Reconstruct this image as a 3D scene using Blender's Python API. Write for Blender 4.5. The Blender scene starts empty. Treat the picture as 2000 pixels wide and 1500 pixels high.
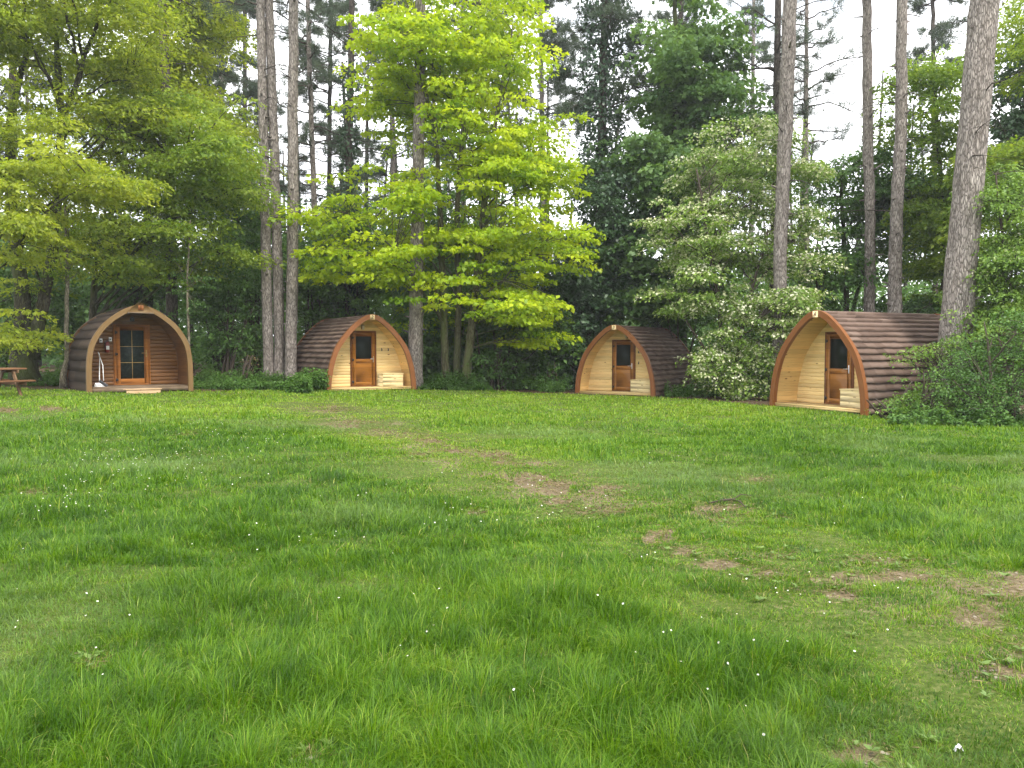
import bpy, math, random
import numpy as np
from mathutils import Matrix, Vector

rng = np.random.default_rng(7)
random.seed(7)
R = math.radians
scene = bpy.context.scene
COL = scene.collection

# ------------------------------------------------------------------ camera model
F = 1570.0                      # focal length in pixels of the 2000 px wide photo
PITCH = math.atan(68 / F)
CAM = np.array([0.0, 0.0, 1.5])
cp, sp = math.cos(PITCH), math.sin(PITCH)


def gz(x, y):
    """Height of the ground."""
    x = np.asarray(x, float); y = np.asarray(y, float)
    k = np.clip((y - 3) / 17.0, 0, 1); k = k * k * (3 - 2 * k)
    z = (-0.02 - 0.0215 * np.clip(x, -22, 16)) * k
    z = z - 0.13 * np.exp(-((x - 4.5) ** 2 / 18 + (y - 31) ** 2 / 30))
    z = z + 0.08 * np.exp(-((x - 8.5) ** 2 / 14 + (y - 21.5) ** 2 / 14))
    z = z + np.where((y > 1) & (y < 40), (vnoise(x * 1.4, y * 1.4, 21) - .5) * 0.05, 0)
    return z


def ray(px, py):
    u = (px - 1000) / F; v = (750 - py) / F
    return np.array([u, cp + v * sp, v * cp - sp])


def W(px, py, d):
    """World point seen at photo pixel (px, py) at distance d along +Y."""
    r = ray(px, py)
    return CAM + r * (d / r[1])


def GD(px, d):
    """Ground point in pixel column px at distance d."""
    x = (px - 1000) / F * d * 1.002
    return np.array([x, d, float(gz(x, d))])


def GP(px, py):
    """Ground point seen at a pixel."""
    r = ray(px, py)
    t = -CAM[2] / r[2]
    for _ in range(12):
        p = CAM + r * t
        t = (float(gz(p[0], p[1])) - CAM[2]) / r[2]
    return CAM + r * t


# ------------------------------------------------------------------ mesh helpers
class MB:
    def __init__(self):
        self.V = []; self.Q = []; self.T = []; self.n = 0; self.A = []; self.UV = []; self.N = []

    def add(self, v, q=None, t=None, a=None, uv=None):
        v = np.asarray(v, float).reshape(-1, 3)
        self.V.append(v)
        if q is not None and len(q): self.Q.append(np.asarray(q, int).reshape(-1, 4) + self.n)
        if t is not None and len(t): self.T.append(np.asarray(t, int).reshape(-1, 3) + self.n)
        self.A.append(np.zeros(len(v)) if a is None else np.broadcast_to(np.asarray(a, float), (len(v),)))
        self.UV.append(np.zeros((len(v), 2)) if uv is None else np.asarray(uv, float).reshape(-1, 2))
        self.n += len(v)
        return self

    def ngon(self, v):
        """Fan polygon."""
        v = np.asarray(v, float); c = v.mean(0)
        m = len(v)
        vv = np.vstack([v, c])
        return self.add(vv, t=[(i, (i + 1) % m, m) for i in range(m)])

    def box(self, x0, x1, y0, y1, z0, z1, M=None, a=None):
        v = np.array([(x0, y0, z0), (x1, y0, z0), (x1, y1, z0), (x0, y1, z0),
                      (x0, y0, z1), (x1, y0, z1), (x1, y1, z1), (x0, y1, z1)], float)
        if M is not None:
            v = v @ np.array(M.to_3x3()).T + np.array(M.translation)
        q = [(0, 3, 2, 1), (4, 5, 6, 7), (0, 1, 5, 4), (1, 2, 6, 5), (2, 3, 7, 6), (3, 0, 4, 7)]
        u = v[:, [0, 2]]
        return self.add(v, q=q, a=a, uv=u)

    def bbox(self, x0, x1, y0, y1, z0, z1, b=0.006, M=None, a=None):
        """Box with chamfered edges (24 vertices)."""
        bm = []
        xs, ys, zs = (x0, x1), (y0, y1), (z0, z1)
        idx = {}
        for i in (0, 1):
            for j in (0, 1):
                for k in (0, 1):
                    sx, sy, sz = (1, -1)[i], (1, -1)[j], (1, -1)[k]
                    p = np.array([xs[i], ys[j], zs[k]])
                    idx[i, j, k, 0] = len(bm); bm.append(p + (0, sy * b, sz * b))
                    idx[i, j, k, 1] = len(bm); bm.append(p + (sx * b, 0, sz * b))
                    idx[i, j, k, 2] = len(bm); bm.append(p + (sx * b, sy * b, 0))
        q = []; t = []
        for i in (0, 1):
            q.append([idx[i, 0, 0, 0], idx[i, 1, 0, 0], idx[i, 1, 1, 0], idx[i, 0, 1, 0]])
            q.append([idx[0, i, 0, 1], idx[1, i, 0, 1], idx[1, i, 1, 1], idx[0, i, 1, 1]])
            q.append([idx[0, 0, i, 2], idx[1, 0, i, 2], idx[1, 1, i, 2], idx[0, 1, i, 2]])
            for j in (0, 1):
                q.append([idx[i, j, 0, 0], idx[i, j, 1, 0], idx[i, j, 1, 1], idx[i, j, 0, 1]])
                q.append([idx[i, 0, j, 0], idx[i, 1, j, 0], idx[i, 1, j, 2], idx[i, 0, j, 2]])
                q.append([idx[0, i, j, 1], idx[1, i, j, 1], idx[1, i, j, 2], idx[0, i, j, 2]])
                for k in (0, 1):
                    t.append([idx[i, j, k, 0], idx[i, j, k, 1], idx[i, j, k, 2]])
        v = np.array(bm)
        if M is not None:
            v = v @ np.array(M.to_3x3()).T + np.array(M.translation)
        return self.add(v, q=q, t=t, a=a, uv=v[:, [0, 2]])

    def tube(self, P, r, k=6, a=0.0, cap=True, wob=0.0):
        P = np.asarray(P, float); m = len(P)
        r = np.broadcast_to(np.asarray(r, float), (m,))
        T = np.gradient(P, axis=0); T /= np.linalg.norm(T, axis=1)[:, None] + 1e-9
        ref = np.where(np.abs(T[:, 2:3]) > 0.9, np.array([[1.0, 0, 0]]), np.array([[0, 0, 1.0]]))
        ref = np.broadcast_to(ref[m // 2], (m, 3))
        A = np.cross(T, ref); A /= np.linalg.norm(A, axis=1)[:, None] + 1e-9
        B = np.cross(T, A)
        th = np.arange(k) * 2 * np.pi / k
        rr = r[:, None] * (1 + (wob * rng.standard_normal((m, k)) if wob else 0))
        v = P[:, None] + rr[..., None] * (np.cos(th)[None, :, None] * A[:, None] + np.sin(th)[None, :, None] * B[:, None])
        i = np.arange(m - 1)[:, None] * k; j = np.arange(k)[None]; j2 = (j + 1) % k
        q = np.stack([i + j, i + j2, i + k + j2, i + k + j], -1).reshape(-1, 4)
        v = v.reshape(-1, 3); t = []
        if cap:
            v = np.vstack([v, P[0], P[-1]])
            c0, c1 = m * k, m * k + 1
            t = [(c0, (x + 1) % k, x) for x in range(k)] + [(c1, (m - 1) * k + x, (m - 1) * k + (x + 1) % k) for x in range(k)]
        return self.add(v, q=q, t=t, a=a)

    def build(self, name, mat, parent=None, smooth=False, offset=None):
        V = np.concatenate(self.V) if self.V else np.zeros((0, 3))
        if offset is not None: V = V - offset
        me = bpy.data.meshes.new(name)
        me.vertices.add(len(V)); me.vertices.foreach_set('co', V.astype(np.float32).ravel())
        Q = np.concatenate(self.Q) if self.Q else np.zeros((0, 4), int)
        T = np.concatenate(self.T) if self.T else np.zeros((0, 3), int)
        loops = np.concatenate([Q.ravel(), T.ravel()]).astype(np.int32)
        me.loops.add(len(loops)); me.loops.foreach_set('vertex_index', loops)
        me.polygons.add(len(Q) + len(T))
        me.polygons.foreach_set('loop_start', np.concatenate([np.arange(len(Q)) * 4, len(Q) * 4 + np.arange(len(T)) * 3]).astype(np.int32))
        if smooth: me.polygons.foreach_set('use_smooth', np.ones(len(Q) + len(T), bool))
        at = me.attributes.new('tint', 'FLOAT', 'POINT')
        at.data.foreach_set('value', np.concatenate(self.A).astype(np.float32))
        uv = me.uv_layers.new(name='uv')
        uv.data.foreach_set('uv', np.concatenate(self.UV)[loops].astype(np.float32).ravel())
        me.update(calc_edges=True)
        me.materials.append(mat)
        o = bpy.data.objects.new(name, me); COL.objects.link(o)
        if parent is not None: o.parent = parent
        return o


def tag(o, label=None, cat=None, group=None, kind=None):
    if label: o['label'] = label
    if cat: o['category'] = cat
    if group: o['group'] = group
    if kind: o['kind'] = kind
    return o


def empty(name, loc, label, cat, group=None, rz=0.0):
    o = bpy.data.objects.new(name, None); COL.objects.link(o)
    o.empty_display_size = 0.3
    o.location = tuple(float(c) for c in loc); o.rotation_euler = (0, 0, rz)
    return tag(o, label, cat, group)


def vnoise(x, y, seed=0):
    """Value noise 0..1, numpy."""
    x = np.asarray(x, float); y = np.asarray(y, float)
    xi = np.floor(x).astype(np.int64); yi = np.floor(y).astype(np.int64)
    fx = x - xi; fy = y - yi
    fx = fx * fx * (3 - 2 * fx); fy = fy * fy * (3 - 2 * fy)

    def h(a, b):
        n = (a * 374761393 + b * 668265263 + seed * 974711) & 0x7fffffff
        n = ((n ^ (n >> 13)) * 1274126177) & 0x7fffffff
        return ((n ^ (n >> 16)) & 0xffff) / 65535.0
    return (h(xi, yi) * (1 - fx) + h(xi + 1, yi) * fx) * (1 - fy) + (h(xi, yi + 1) * (1 - fx) + h(xi + 1, yi + 1) * fx) * fy


# ------------------------------------------------------------------ materials
def newmat(name):
    m = bpy.data.materials.new(name); m.use_nodes = True
    nt = m.node_tree; nt.nodes.clear()
    out = nt.nodes.new('ShaderNodeOutputMaterial')
    return m, nt, out


def N(nt, typ, **kw):
    n = nt.nodes.new(typ)
    for k, v in kw.items():
        if k in ('op', 'operation'): n.operation = v
        elif k == 'inp':
            for kk, vv in v.items(): n.inputs[kk].default_value = vv
        else: setattr(n, k, v)
    return n


def ramp(nt, fac, stops, interp='LINEAR'):
    r = nt.nodes.new('ShaderNodeValToRGB'); r.color_ramp.interpolation = interp
    e = r.color_ramp.elements
    while len(e) > 1: e.remove(e[0])
    e[0].position = stops[0][0]; e[0].color = (*stops[0][1], 1)
    for p, c in stops[1:]:
        x = e.new(p); x.color = (*c, 1)
    nt.links.new(fac, r.inputs[0])
    return r.outputs[0]


def mixc(nt, fac, a, b, blend='MIX'):
    m = nt.nodes.new('ShaderNodeMix'); m.data_type = 'RGBA'; m.blend_type = blend
    for s, v in ((m.inputs[0], fac), (m.inputs[6], a), (m.inputs[7], b)):
        if isinstance(v, (int, float)): s.default_value = v
        elif isinstance(v, tuple): s.default_value = (*v, 1)
        else: nt.links.new(v, s)
    return m.outputs[2]


def principled(nt, out, col, rough=0.7, spec=0.3, bump=None, bstr=0.3, bdist=0.02, metallic=0.0):
    b = nt.nodes.new('ShaderNodeBsdfPrincipled')
    if isinstance(col, tuple): b.inputs['Base Color'].default_value = (*col, 1)
    else: nt.links.new(col, b.inputs['Base Color'])
    if isinstance(rough, (int, float)): b.inputs['Roughness'].default_value = rough
    else: nt.links.new(rough, b.inputs['Roughness'])
    b.inputs['Specular IOR Level'].default_value = spec
    b.inputs['Metallic'].default_value = metallic
    if bump is not None:
        bp = nt.nodes.new('ShaderNodeBump'); bp.inputs['Strength'].default_value = bstr; bp.inputs['Distance'].default_value = bdist
        nt.links.new(bump, bp.inputs['Height']); nt.links.new(bp.outputs[0], b.inputs['Normal'])
    nt.links.new(b.outputs[0], out.inputs[0])
    return b


def coords(nt, scale=(1, 1, 1), kind='Object', rot=(0, 0, 0)):
    tc = nt.nodes.new('ShaderNodeTexCoord')
    mp = nt.nodes.new('ShaderNodeMapping'); mp.inputs['Scale'].default_value = scale; mp.inputs['Rotation'].default_value = rot
    nt.links.new(tc.outputs[kind], mp.inputs[0])
    return mp.outputs[0]


def noise(nt, vec, scale, detail=4, rough=0.55):
    n = nt.nodes.new('ShaderNodeTexNoise'); n.inputs['Scale'].default_value = scale
    n.inputs['Detail'].default_value = detail; n.inputs['Roughness'].default_value = rough
    nt.links.new(vec, n.inputs['Vector'])
    return n.outputs[0]


def leaf_mat(name, stops, trans=0.4, rough=0.45, spec=0.35, tgain=(1.35, 1.3, 0.6), pale=None):
    m, nt, out = newmat(name)
    at = N(nt, 'ShaderNodeAttribute', attribute_name='tint')
    c = ramp(nt, at.outputs['Fac'], stops)
    if pale:
        tcn = N(nt, 'ShaderNodeTexCoord'); sp_ = N(nt, 'ShaderNodeSeparateXYZ'); nt.links.new(tcn.outputs['UV'], sp_.inputs[0])
        fm = N(nt, 'ShaderNodeMath', op='MULTIPLY'); nt.links.new(sp_.outputs[0], fm.inputs[0]); fm.inputs[1].default_value = .6
        c = mixc(nt, fm.outputs[0], c, pale)
    b = nt.nodes.new('ShaderNodeBsdfPrincipled')
    nt.links.new(c, b.inputs['Base Color']); b.inputs['Roughness'].default_value = rough
    b.inputs['Specular IOR Level'].default_value = spec
    t = nt.nodes.new('ShaderNodeBsdfTranslucent')
    nt.links.new(mixc(nt, 1.0, c, tgain, 'MULTIPLY'), t.inputs[0])
    mx = nt.nodes.new('ShaderNodeMixShader'); mx.inputs[0].default_value = trans
    nt.links.new(b.outputs[0], mx.inputs[1]); nt.links.new(t.outputs[0], mx.inputs[2])
    nt.links.new(mx.outputs[0], out.inputs[0])
    return m


def bark_mat(name, dark, mid, light, sc=1.0, moss=None):
    m, nt, out = newmat(name)
    v = coords(nt, (16 * sc, 16 * sc, 3.0 * sc))
    vo = nt.nodes.new('ShaderNodeTexVoronoi'); vo.feature = 'DISTANCE_TO_EDGE'; vo.inputs['Scale'].default_value = 1.6
    nz = nt.nodes.new('ShaderNodeTexNoise'); nz.inputs['Scale'].default_value = 1.3; nz.inputs['Detail'].default_value = 3
    nt.links.new(v, nz.inputs['Vector'])
    vv = N(nt, 'ShaderNodeVectorMath', op='ADD'); nt.links.new(v, vv.inputs[0]); nt.links.new(nz.outputs['Color'], vv.inputs[1])
    nt.links.new(vv.outputs[0], vo.inputs['Vector'])
    n2 = noise(nt, coords(nt, (5 * sc, 5 * sc, 1.4 * sc)), 2.0, 6, 0.65)
    crack = ramp(nt, vo.outputs['Distance'], [(0.0, (.1, .1, .1)), (0.2, (1, 1, 1))])
    base = ramp(nt, n2, [(0.3, dark), (0.5, mid), (0.72, light)])
    c = mixc(nt, crack, tuple(0.45 * q for q in dark), base)
    if moss:
        n3 = noise(nt, coords(nt, (1.4, 1.4, 0.5)), 1.2, 4)
        f = ramp(nt, n3, [(0.42, (0, 0, 0)), (0.62, (1, 1, 1))])
        c = mixc(nt, f, c, moss)
    hm = N(nt, 'ShaderNodeMath', op='ADD'); nt.links.new(crack, hm.inputs[0]); nt.links.new(n2, hm.inputs[1])
    principled(nt, out, c, 0.9, 0.15, hm.outputs[0], 0.8, 0.03)
    return m


def plank_mat(name, dark, mid, light, pitch, axis='z', rough=0.6, knots=True, gap=0.0, knotcol=(0.16, 0.07, 0.025), stain=None):
    """Boards laid along one axis, grain along the board. UV.x runs along the boards, UV.y across."""
    m, nt, out = newmat(name)
    uvn = N(nt, 'ShaderNodeTexCoord')
    sep = N(nt, 'ShaderNodeSeparateXYZ'); nt.links.new(uvn.outputs['UV'], sep.inputs[0])
    dv = N(nt, 'ShaderNodeMath', op='DIVIDE'); nt.links.new(sep.outputs[1], dv.inputs[0]); dv.inputs[1].default_value = pitch
    fl = N(nt, 'ShaderNodeMath', op='FLOOR'); nt.links.new(dv.outputs[0], fl.inputs[0])
    fr = N(nt, 'ShaderNodeMath', op='FRACT'); nt.links.new(dv.outputs[0], fr.inputs[0])
    wn = N(nt, 'ShaderNodeTexWhiteNoise', noise_dimensions='1D'); nt.links.new(fl.outputs[0], wn.inputs['W'])
    off = N(nt, 'ShaderNodeMath', op='MULTIPLY_ADD'); nt.links.new(wn.outputs[0], off.inputs[0]); off.inputs[1].default_value = 37.0; nt.links.new(sep.outputs[0], off.inputs[2])
    cb = N(nt, 'ShaderNodeCombineXYZ'); nt.links.new(off.outputs[0], cb.inputs[0]); nt.links.new(sep.outputs[1], cb.inputs[1]); nt.links.new(fl.outputs[0], cb.inputs[2])
    mp = N(nt, 'ShaderNodeMapping'); mp.inputs['Scale'].default_value = (1.6, 26, 1); nt.links.new(cb.outputs[0], mp.inputs[0])
    g = noise(nt, mp.outputs[0], 1.5, 5, 0.6)
    c = ramp(nt, g, [(0.3, dark), (0.5, mid), (0.75, light)])
    br = N(nt, 'ShaderNodeMapRange'); nt.links.new(wn.outputs[0], br.inputs[0]); br.inputs[3].default_value = 0.78; br.inputs[4].default_value = 1.12
    cc = N(nt, 'ShaderNodeCombineXYZ')
    for i in range(3): nt.links.new(br.outputs[0], cc.inputs[i])
    c = mixc(nt, 1.0, c, cc.outputs[0], 'MULTIPLY')
    if knots:
        mk = N(nt, 'ShaderNodeMapping'); mk.inputs['Scale'].default_value = (2.6, 6.5, 1); nt.links.new(cb.outputs[0], mk.inputs[0])
        vo = N(nt, 'ShaderNodeTexVoronoi'); vo.inputs['Scale'].default_value = 1.0; nt.links.new(mk.outputs[0], vo.inputs['Vector'])
        kf = ramp(nt, vo.outputs['Distance'], [(0.07, (1, 1, 1)), (0.16, (0, 0, 0))])
        c = mixc(nt, kf, c, knotcol)
    if gap > 0:
        gf = ramp(nt, fr.outputs[0], [(0.0, (1, 1, 1)), (gap, (0, 0, 0)), (1 - gap, (0, 0, 0)), (1.0, (1, 1, 1))])
        c = mixc(nt, gf, c, tuple(0.25 * q for q in dark))
    if stain:
        n3 = noise(nt, coords(nt, (1, 1, 1)), 1.6, 4)
        f = ramp(nt, n3, [(0.45, (0, 0, 0)), (0.7, (0.6, 0.6, 0.6))])
        c = mixc(nt, f, c, stain)
    principled(nt, out, c, rough, 0.25, g, 0.15, 0.004)
    return m


def shingle_mat(name, c0, c1, c2, tile):
    m, nt, out = newmat(name)
    uvn = N(nt, 'ShaderNodeTexCoord')
    sep = N(nt, 'ShaderNodeSeparateXYZ'); nt.links.new(uvn.outputs['UV'], sep.inputs[0])
    row = N(nt, 'ShaderNodeMath', op='FLOOR'); nt.links.new(sep.outputs[1], row.inputs[0])
    rw = N(nt, 'ShaderNodeTexWhiteNoise', noise_dimensions='1D'); nt.links.new(row.outputs[0], rw.inputs['W'])
    du = N(nt, 'ShaderNodeMath', op='DIVIDE'); nt.links.new(sep.outputs[0], du.inputs[0]); du.inputs[1].default_value = tile
    ad = N(nt, 'ShaderNodeMath', op='ADD'); nt.links.new(du.outputs[0], ad.inputs[0]); nt.links.new(rw.outputs[0], ad.inputs[1])
    cl = N(nt, 'ShaderNodeMath', op='FLOOR'); nt.links.new(ad.outputs[0], cl.inputs[0])
    cb = N(nt, 'ShaderNodeCombineXYZ'); nt.links.new(cl.outputs[0], cb.inputs[0]); nt.links.new(row.outputs[0], cb.inputs[1])
    wn = N(nt, 'ShaderNodeTexWhiteNoise', noise_dimensions='2D'); nt.links.new(cb.outputs[0], wn.inputs['Vector'])
    nz = noise(nt, coords(nt, (1, 1, 1)), 14, 5, 0.7)
    nb = noise(nt, coords(nt, (1, 1, 1)), 1.1, 3, 0.5)
    ma = N(nt, 'ShaderNodeMath', op='MULTIPLY_ADD'); nt.links.new(wn.outputs[0], ma.inputs[0]); ma.inputs[1].default_value = 0.42
    mb_ = N(nt, 'ShaderNodeMath', op='MULTIPLY_ADD'); nt.links.new(nz, mb_.inputs[0]); mb_.inputs[1].default_value = 0.5; nt.links.new(nb, mb_.inputs[2])
    ms = N(nt, 'ShaderNodeMath', op='MULTIPLY'); nt.links.new(mb_.outputs[0], ms.inputs[0]); ms.inputs[1].default_value = 0.42
    nt.links.new(ms.outputs[0], ma.inputs[2])
    c = ramp(nt, ma.outputs[0], [(0.22, c0), (0.5, c1), (0.8, c2)])
    fine = noise(nt, coords(nt, (1, 1, 1)), 90, 2, 0.6)
    principled(nt, out, c, 0.85, 0.2, fine, 0.35, 0.006)
    return m


def plain(name, col, rough=0.5, spec=0.4, metallic=0.0, var=0.15, sc=8):
    m, nt, out = newmat(name)
    n = noise(nt, coords(nt), sc, 4)
    c = ramp(nt, n, [(0.3, tuple(q * (1 - var) for q in col)), (0.7, tuple(min(1, q * (1 + var)) for q in col))])
    principled(nt, out, c, rough, spec, n, 0.05, 0.005, metallic)
    return m


M = {}
M['pine_board'] = plank_mat('pine_board', (0.60, 0.395, 0.155), (0.72, 0.52, 0.23), (0.79, 0.60, 0.29), 0.105, rough=0.5, gap=0.03)
M['pine_lining'] = plank_mat('pine_lining', (0.60, 0.355, 0.12), (0.71, 0.465, 0.175), (0.78, 0.54, 0.22), 0.14, rough=0.45, gap=0.02)
M['pine_raw'] = plank_mat('pine_raw', (0.60, 0.45, 0.20), (0.70, 0.56, 0.29), (0.76, 0.63, 0.37), 0.13, rough=0.6)
M['old_board'] = plank_mat('old_board', (0.10, 0.041, 0.012), (0.15, 0.066, 0.019), (0.20, 0.094, 0.029), 0.115, rough=0.45)
M['old_lining'] = plank_mat('old_lining', (0.10, 0.043, 0.014), (0.145, 0.066, 0.021), (0.19, 0.09, 0.03), 0.115, rough=0.5, gap=0.03)
M['deck_old'] = plank_mat('deck_old', (0.11, 0.075, 0.045), (0.17, 0.12, 0.075), (0.23, 0.165, 0.11), 0.14, rough=0.8)
M['step_wood'] = plank_mat('step_wood', (0.36, 0.23, 0.12), (0.47, 0.32, 0.18), (0.56, 0.4, 0.24), 0.16, rough=0.75)
M['trim_orange'] = plank_mat('trim_orange', (0.165, 0.058, 0.017), (0.205, 0.076, 0.024), (0.25, 0.098, 0.032), 0.5, rough=0.4, knots=False)
M['trim_old'] = plank_mat('trim_old', (0.125, 0.07, 0.024), (0.165, 0.097, 0.036), (0.205, 0.128, 0.052), 0.5, rough=0.55)
M['door_oak'] = plank_mat('door_oak', (0.24, 0.092, 0.014), (0.30, 0.122, 0.021), (0.35, 0.15, 0.03), 0.4, rough=0.38, knots=False)
M['door_dark'] = plank_mat('door_dark', (0.14, 0.05, 0.014), (0.18, 0.066, 0.018), (0.22, 0.085, 0.025), 0.4, rough=0.4, knots=False)
M['door_old'] = plank_mat('door_old', (0.25, 0.09, 0.02), (0.31, 0.12, 0.028), (0.36, 0.15, 0.04), 0.4, rough=0.4, knots=False)
M['shingle'] = shingle_mat('shingle', (0.088, 0.057, 0.043), (0.15, 0.101, 0.078), (0.215, 0.152, 0.12), 0.33)
M['shingle_old'] = shingle_mat('shingle_old', (0.03, 0.02, 0.014), (0.048, 0.032, 0.023), (0.07, 0.049, 0.036), 2.4)
M['plaque'] = plank_mat('plaque', (0.6, 0.42, 0.2), (0.70, 0.52, 0.28), (0.76, 0.58, 0.33), 0.3, knots=False)
M['ink'] = plain('ink', (0.03, 0.018, 0.01), 0.7, 0.2)
M['steel'] = plain('steel', (0.75, 0.74, 0.72), 0.3, 0.5, 0.9)
M['black_metal'] = plain('black_metal', (0.025, 0.024, 0.023), 0.45)
M['white_plastic'] = plain('white_plastic', (0.8, 0.8, 0.78), 0.35)
M['grey_plastic'] = plain('grey_plastic', (0.08, 0.08, 0.085), 0.5)
M['red_paint'] = plain('red_paint', (0.16, 0.018, 0.012), 0.4)
M['blue_plastic'] = plain('blue_plastic', (0.22, 0.36, 0.62), 0.4)
M['lamp_glass'] = plain('lamp_glass', (0.55, 0.5, 0.36), 0.25)
M['gold'] = plain('gold', (0.42, 0.27, 0.09), 0.45)
M['table_wood'] = plank_mat('table_wood', (0.13, 0.058, 0.026), (0.19, 0.09, 0.042), (0.25, 0.13, 0.062), 0.14, rough=0.7)
M['table_leg'] = plank_mat('table_leg', (0.11, 0.06, 0.028), (0.16, 0.092, 0.044), (0.21, 0.13, 0.065), 0.3, rough=0.75)
m, nt, out = newmat('glass_dark')
b = principled(nt, out, (0.012, 0.017, 0.014), 0.35, 0.1)
M['glass'] = m
m, nt, out = newmat('glass_curtained')
b = principled(nt, out, ramp(nt, noise(nt, coords(nt, (6, 1, 6)), 2, 3), [(0.35, (0.010, 0.016, 0.013)), (0.7, (0.026, 0.036, 0.03))]), 0.35, 0.1)
M['glass_net'] = m

M['bark_pine'] = bark_mat('bark_pine', (0.175, 0.145, 0.125), (0.335, 0.29, 0.258), (0.495, 0.44, 0.40))
M['bark_pine_dark'] = bark_mat('bark_pine_dark', (0.06, 0.048, 0.04), (0.115, 0.095, 0.08), (0.18, 0.15, 0.125), 0.8)
M['bark_beech'] = bark_mat('bark_beech', (0.05, 0.045, 0.03), (0.085, 0.076, 0.048), (0.13, 0.115, 0.075), 0.7, moss=(0.075, 0.09, 0.03))
M['bark_maple'] = bark_mat('bark_maple', (0.10, 0.09, 0.05), (0.16, 0.145, 0.085), (0.22, 0.2, 0.125), 0.8, moss=(0.115, 0.13, 0.05))
M['bark_birch'] = bark_mat('bark_birch', (0.14, 0.12, 0.08), (0.28, 0.245, 0.17), (0.42, 0.38, 0.28), 1.4)
M['bark_far'] = bark_mat('bark_far', (0.04, 0.036, 0.03), (0.075, 0.066, 0.054), (0.12, 0.105, 0.09), 0.8)
M['twig'] = plain('twig', (0.07, 0.055, 0.042), 0.9, 0.1)

M['lf_maple'] = leaf_mat('lf_maple', [(0, (0.14, 0.255, 0.012)), (0.45, (0.31, 0.435, 0.014)), (1, (0.50, 0.585, 0.022))], 0.5)
M['lf_beech'] = leaf_mat('lf_beech', [(0, (0.11, 0.17, 0.016)), (0.5, (0.24, 0.32, 0.03)), (1, (0.43, 0.48, 0.065))], 0.58)
M['lf_hornbeam'] = leaf_mat('lf_hornbeam', [(0, (0.08, 0.155, 0.017)), (0.5, (0.17, 0.27, 0.03)), (1, (0.32, 0.41, 0.06))], 0.56)
M['lf_green'] = leaf_mat('lf_green', [(0, (0.042, 0.10, 0.025)), (0.5, (0.085, 0.18, 0.042)), (1, (0.15, 0.27, 0.065))], 0.38)
M['lf_syc'] = leaf_mat('lf_syc', [(0, (0.055, 0.12, 0.036)), (0.5, (0.11, 0.205, 0.06)), (1, (0.185, 0.30, 0.095))], 0.38)
M['lf_thorn'] = leaf_mat('lf_thorn', [(0, (0.085, 0.165, 0.028)), (0.5, (0.17, 0.285, 0.046)), (1, (0.28, 0.40, 0.08))], 0.35)
M['lf_bloom'] = leaf_mat('lf_bloom', [(0, (0.42, 0.47, 0.20)), (0.5, (0.64, 0.65, 0.38)), (1, (0.8, 0.79, 0.6))], 0.3, 0.7, 0.2, (1, 1, 1))
M['lf_dark'] = leaf_mat('lf_dark', [(0, (0.018, 0.042, 0.02)), (0.5, (0.038, 0.082, 0.037)), (1, (0.075, 0.14, 0.062))], 0.22, 0.35, 0.5)
M['lf_under'] = leaf_mat('lf_under', [(0, (0.045, 0.105, 0.024)), (0.5, (0.09, 0.19, 0.04)), (1, (0.15, 0.27, 0.062))], 0.35)
M['lf_nettle'] = leaf_mat('lf_nettle', [(0, (0.045, 0.11, 0.022)), (0.5, (0.085, 0.18, 0.036)), (1, (0.15, 0.26, 0.06))], 0.35)
M['lf_brown'] = leaf_mat('lf_brown', [(0, (0.2, 0.13, 0.06)), (1, (0.42, 0.32, 0.17))], 0.3)
M['needles'] = leaf_mat('needles', [(0, (0.04, 0.062, 0.042)), (0.5, (0.075, 0.108, 0.072)), (1, (0.13, 0.165, 0.105))], 0.2, 0.5, 0.3)
M['grass'] = leaf_mat('grass_blades', [(0, (0.028, 0.085, 0.004)), (0.3, (0.075, 0.18, 0.006)), (0.6, (0.15, 0.285, 0.012)), (0.85, (0.28, 0.385, 0.04)), (1, (0.38, 0.33, 0.14))], 0.42, 0.4, 0.3, (1.3, 1.2, 0.5), pale=(0.20, 0.29, 0.10))
M['thatch'] = leaf_mat('thatch', [(0, (0.09, 0.085, 0.03)), (0.5, (0.16, 0.125, 0.06)), (1, (0.26, 0.2, 0.105))], 0.2, .7, .15)
M['lf_weed'] = leaf_mat('lf_weed', [(0, (0.09, 0.16, 0.03)), (1, (0.2, 0.29, 0.07))], .3)
M['stone'] = leaf_mat('stone', [(0, (0.13, 0.105, 0.075)), (1, (0.32, 0.28, 0.21))], 0.0, .9, .1)
M['petal'] = leaf_mat('petal', [(0, (0.8, 0.8, 0.78)), (0.5, (0.82, 0.82, 0.8)), (1, (0.7, 0.5, 0.04))], 0.2, 0.6, 0.2, (1, 1, 1))

def leaf_quads(mb, C, D, Nn, ln, wd, tint, fold=0.18):
    """Leaves: rhombs with a pointed tip, base at C, along D, facing Nn."""
    n = len(C)
    D = D / (np.linalg.norm(D, axis=1)[:, None] + 1e-9)
    S = np.cross(D, Nn); S /= np.linalg.norm(S, axis=1)[:, None] + 1e-9
    U = np.cross(S, D)
    ln = np.broadcast_to(ln, (n,))[:, None]; wd = np.broadcast_to(wd, (n,))[:, None]
    P = np.stack([C, C + D * ln * .45 + S * wd * .5 + U * wd * fold, C + D * ln - U * ln * .12, C + D * ln * .45 - S * wd * .5 + U * wd * fold], 1).reshape(-1, 3)
    k = np.arange(n)[:, None] * 4
    mb.add(P, q=k + np.array([[0, 1, 2, 3]]), a=np.repeat(np.clip(tint, 0, 1), 4))


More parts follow.
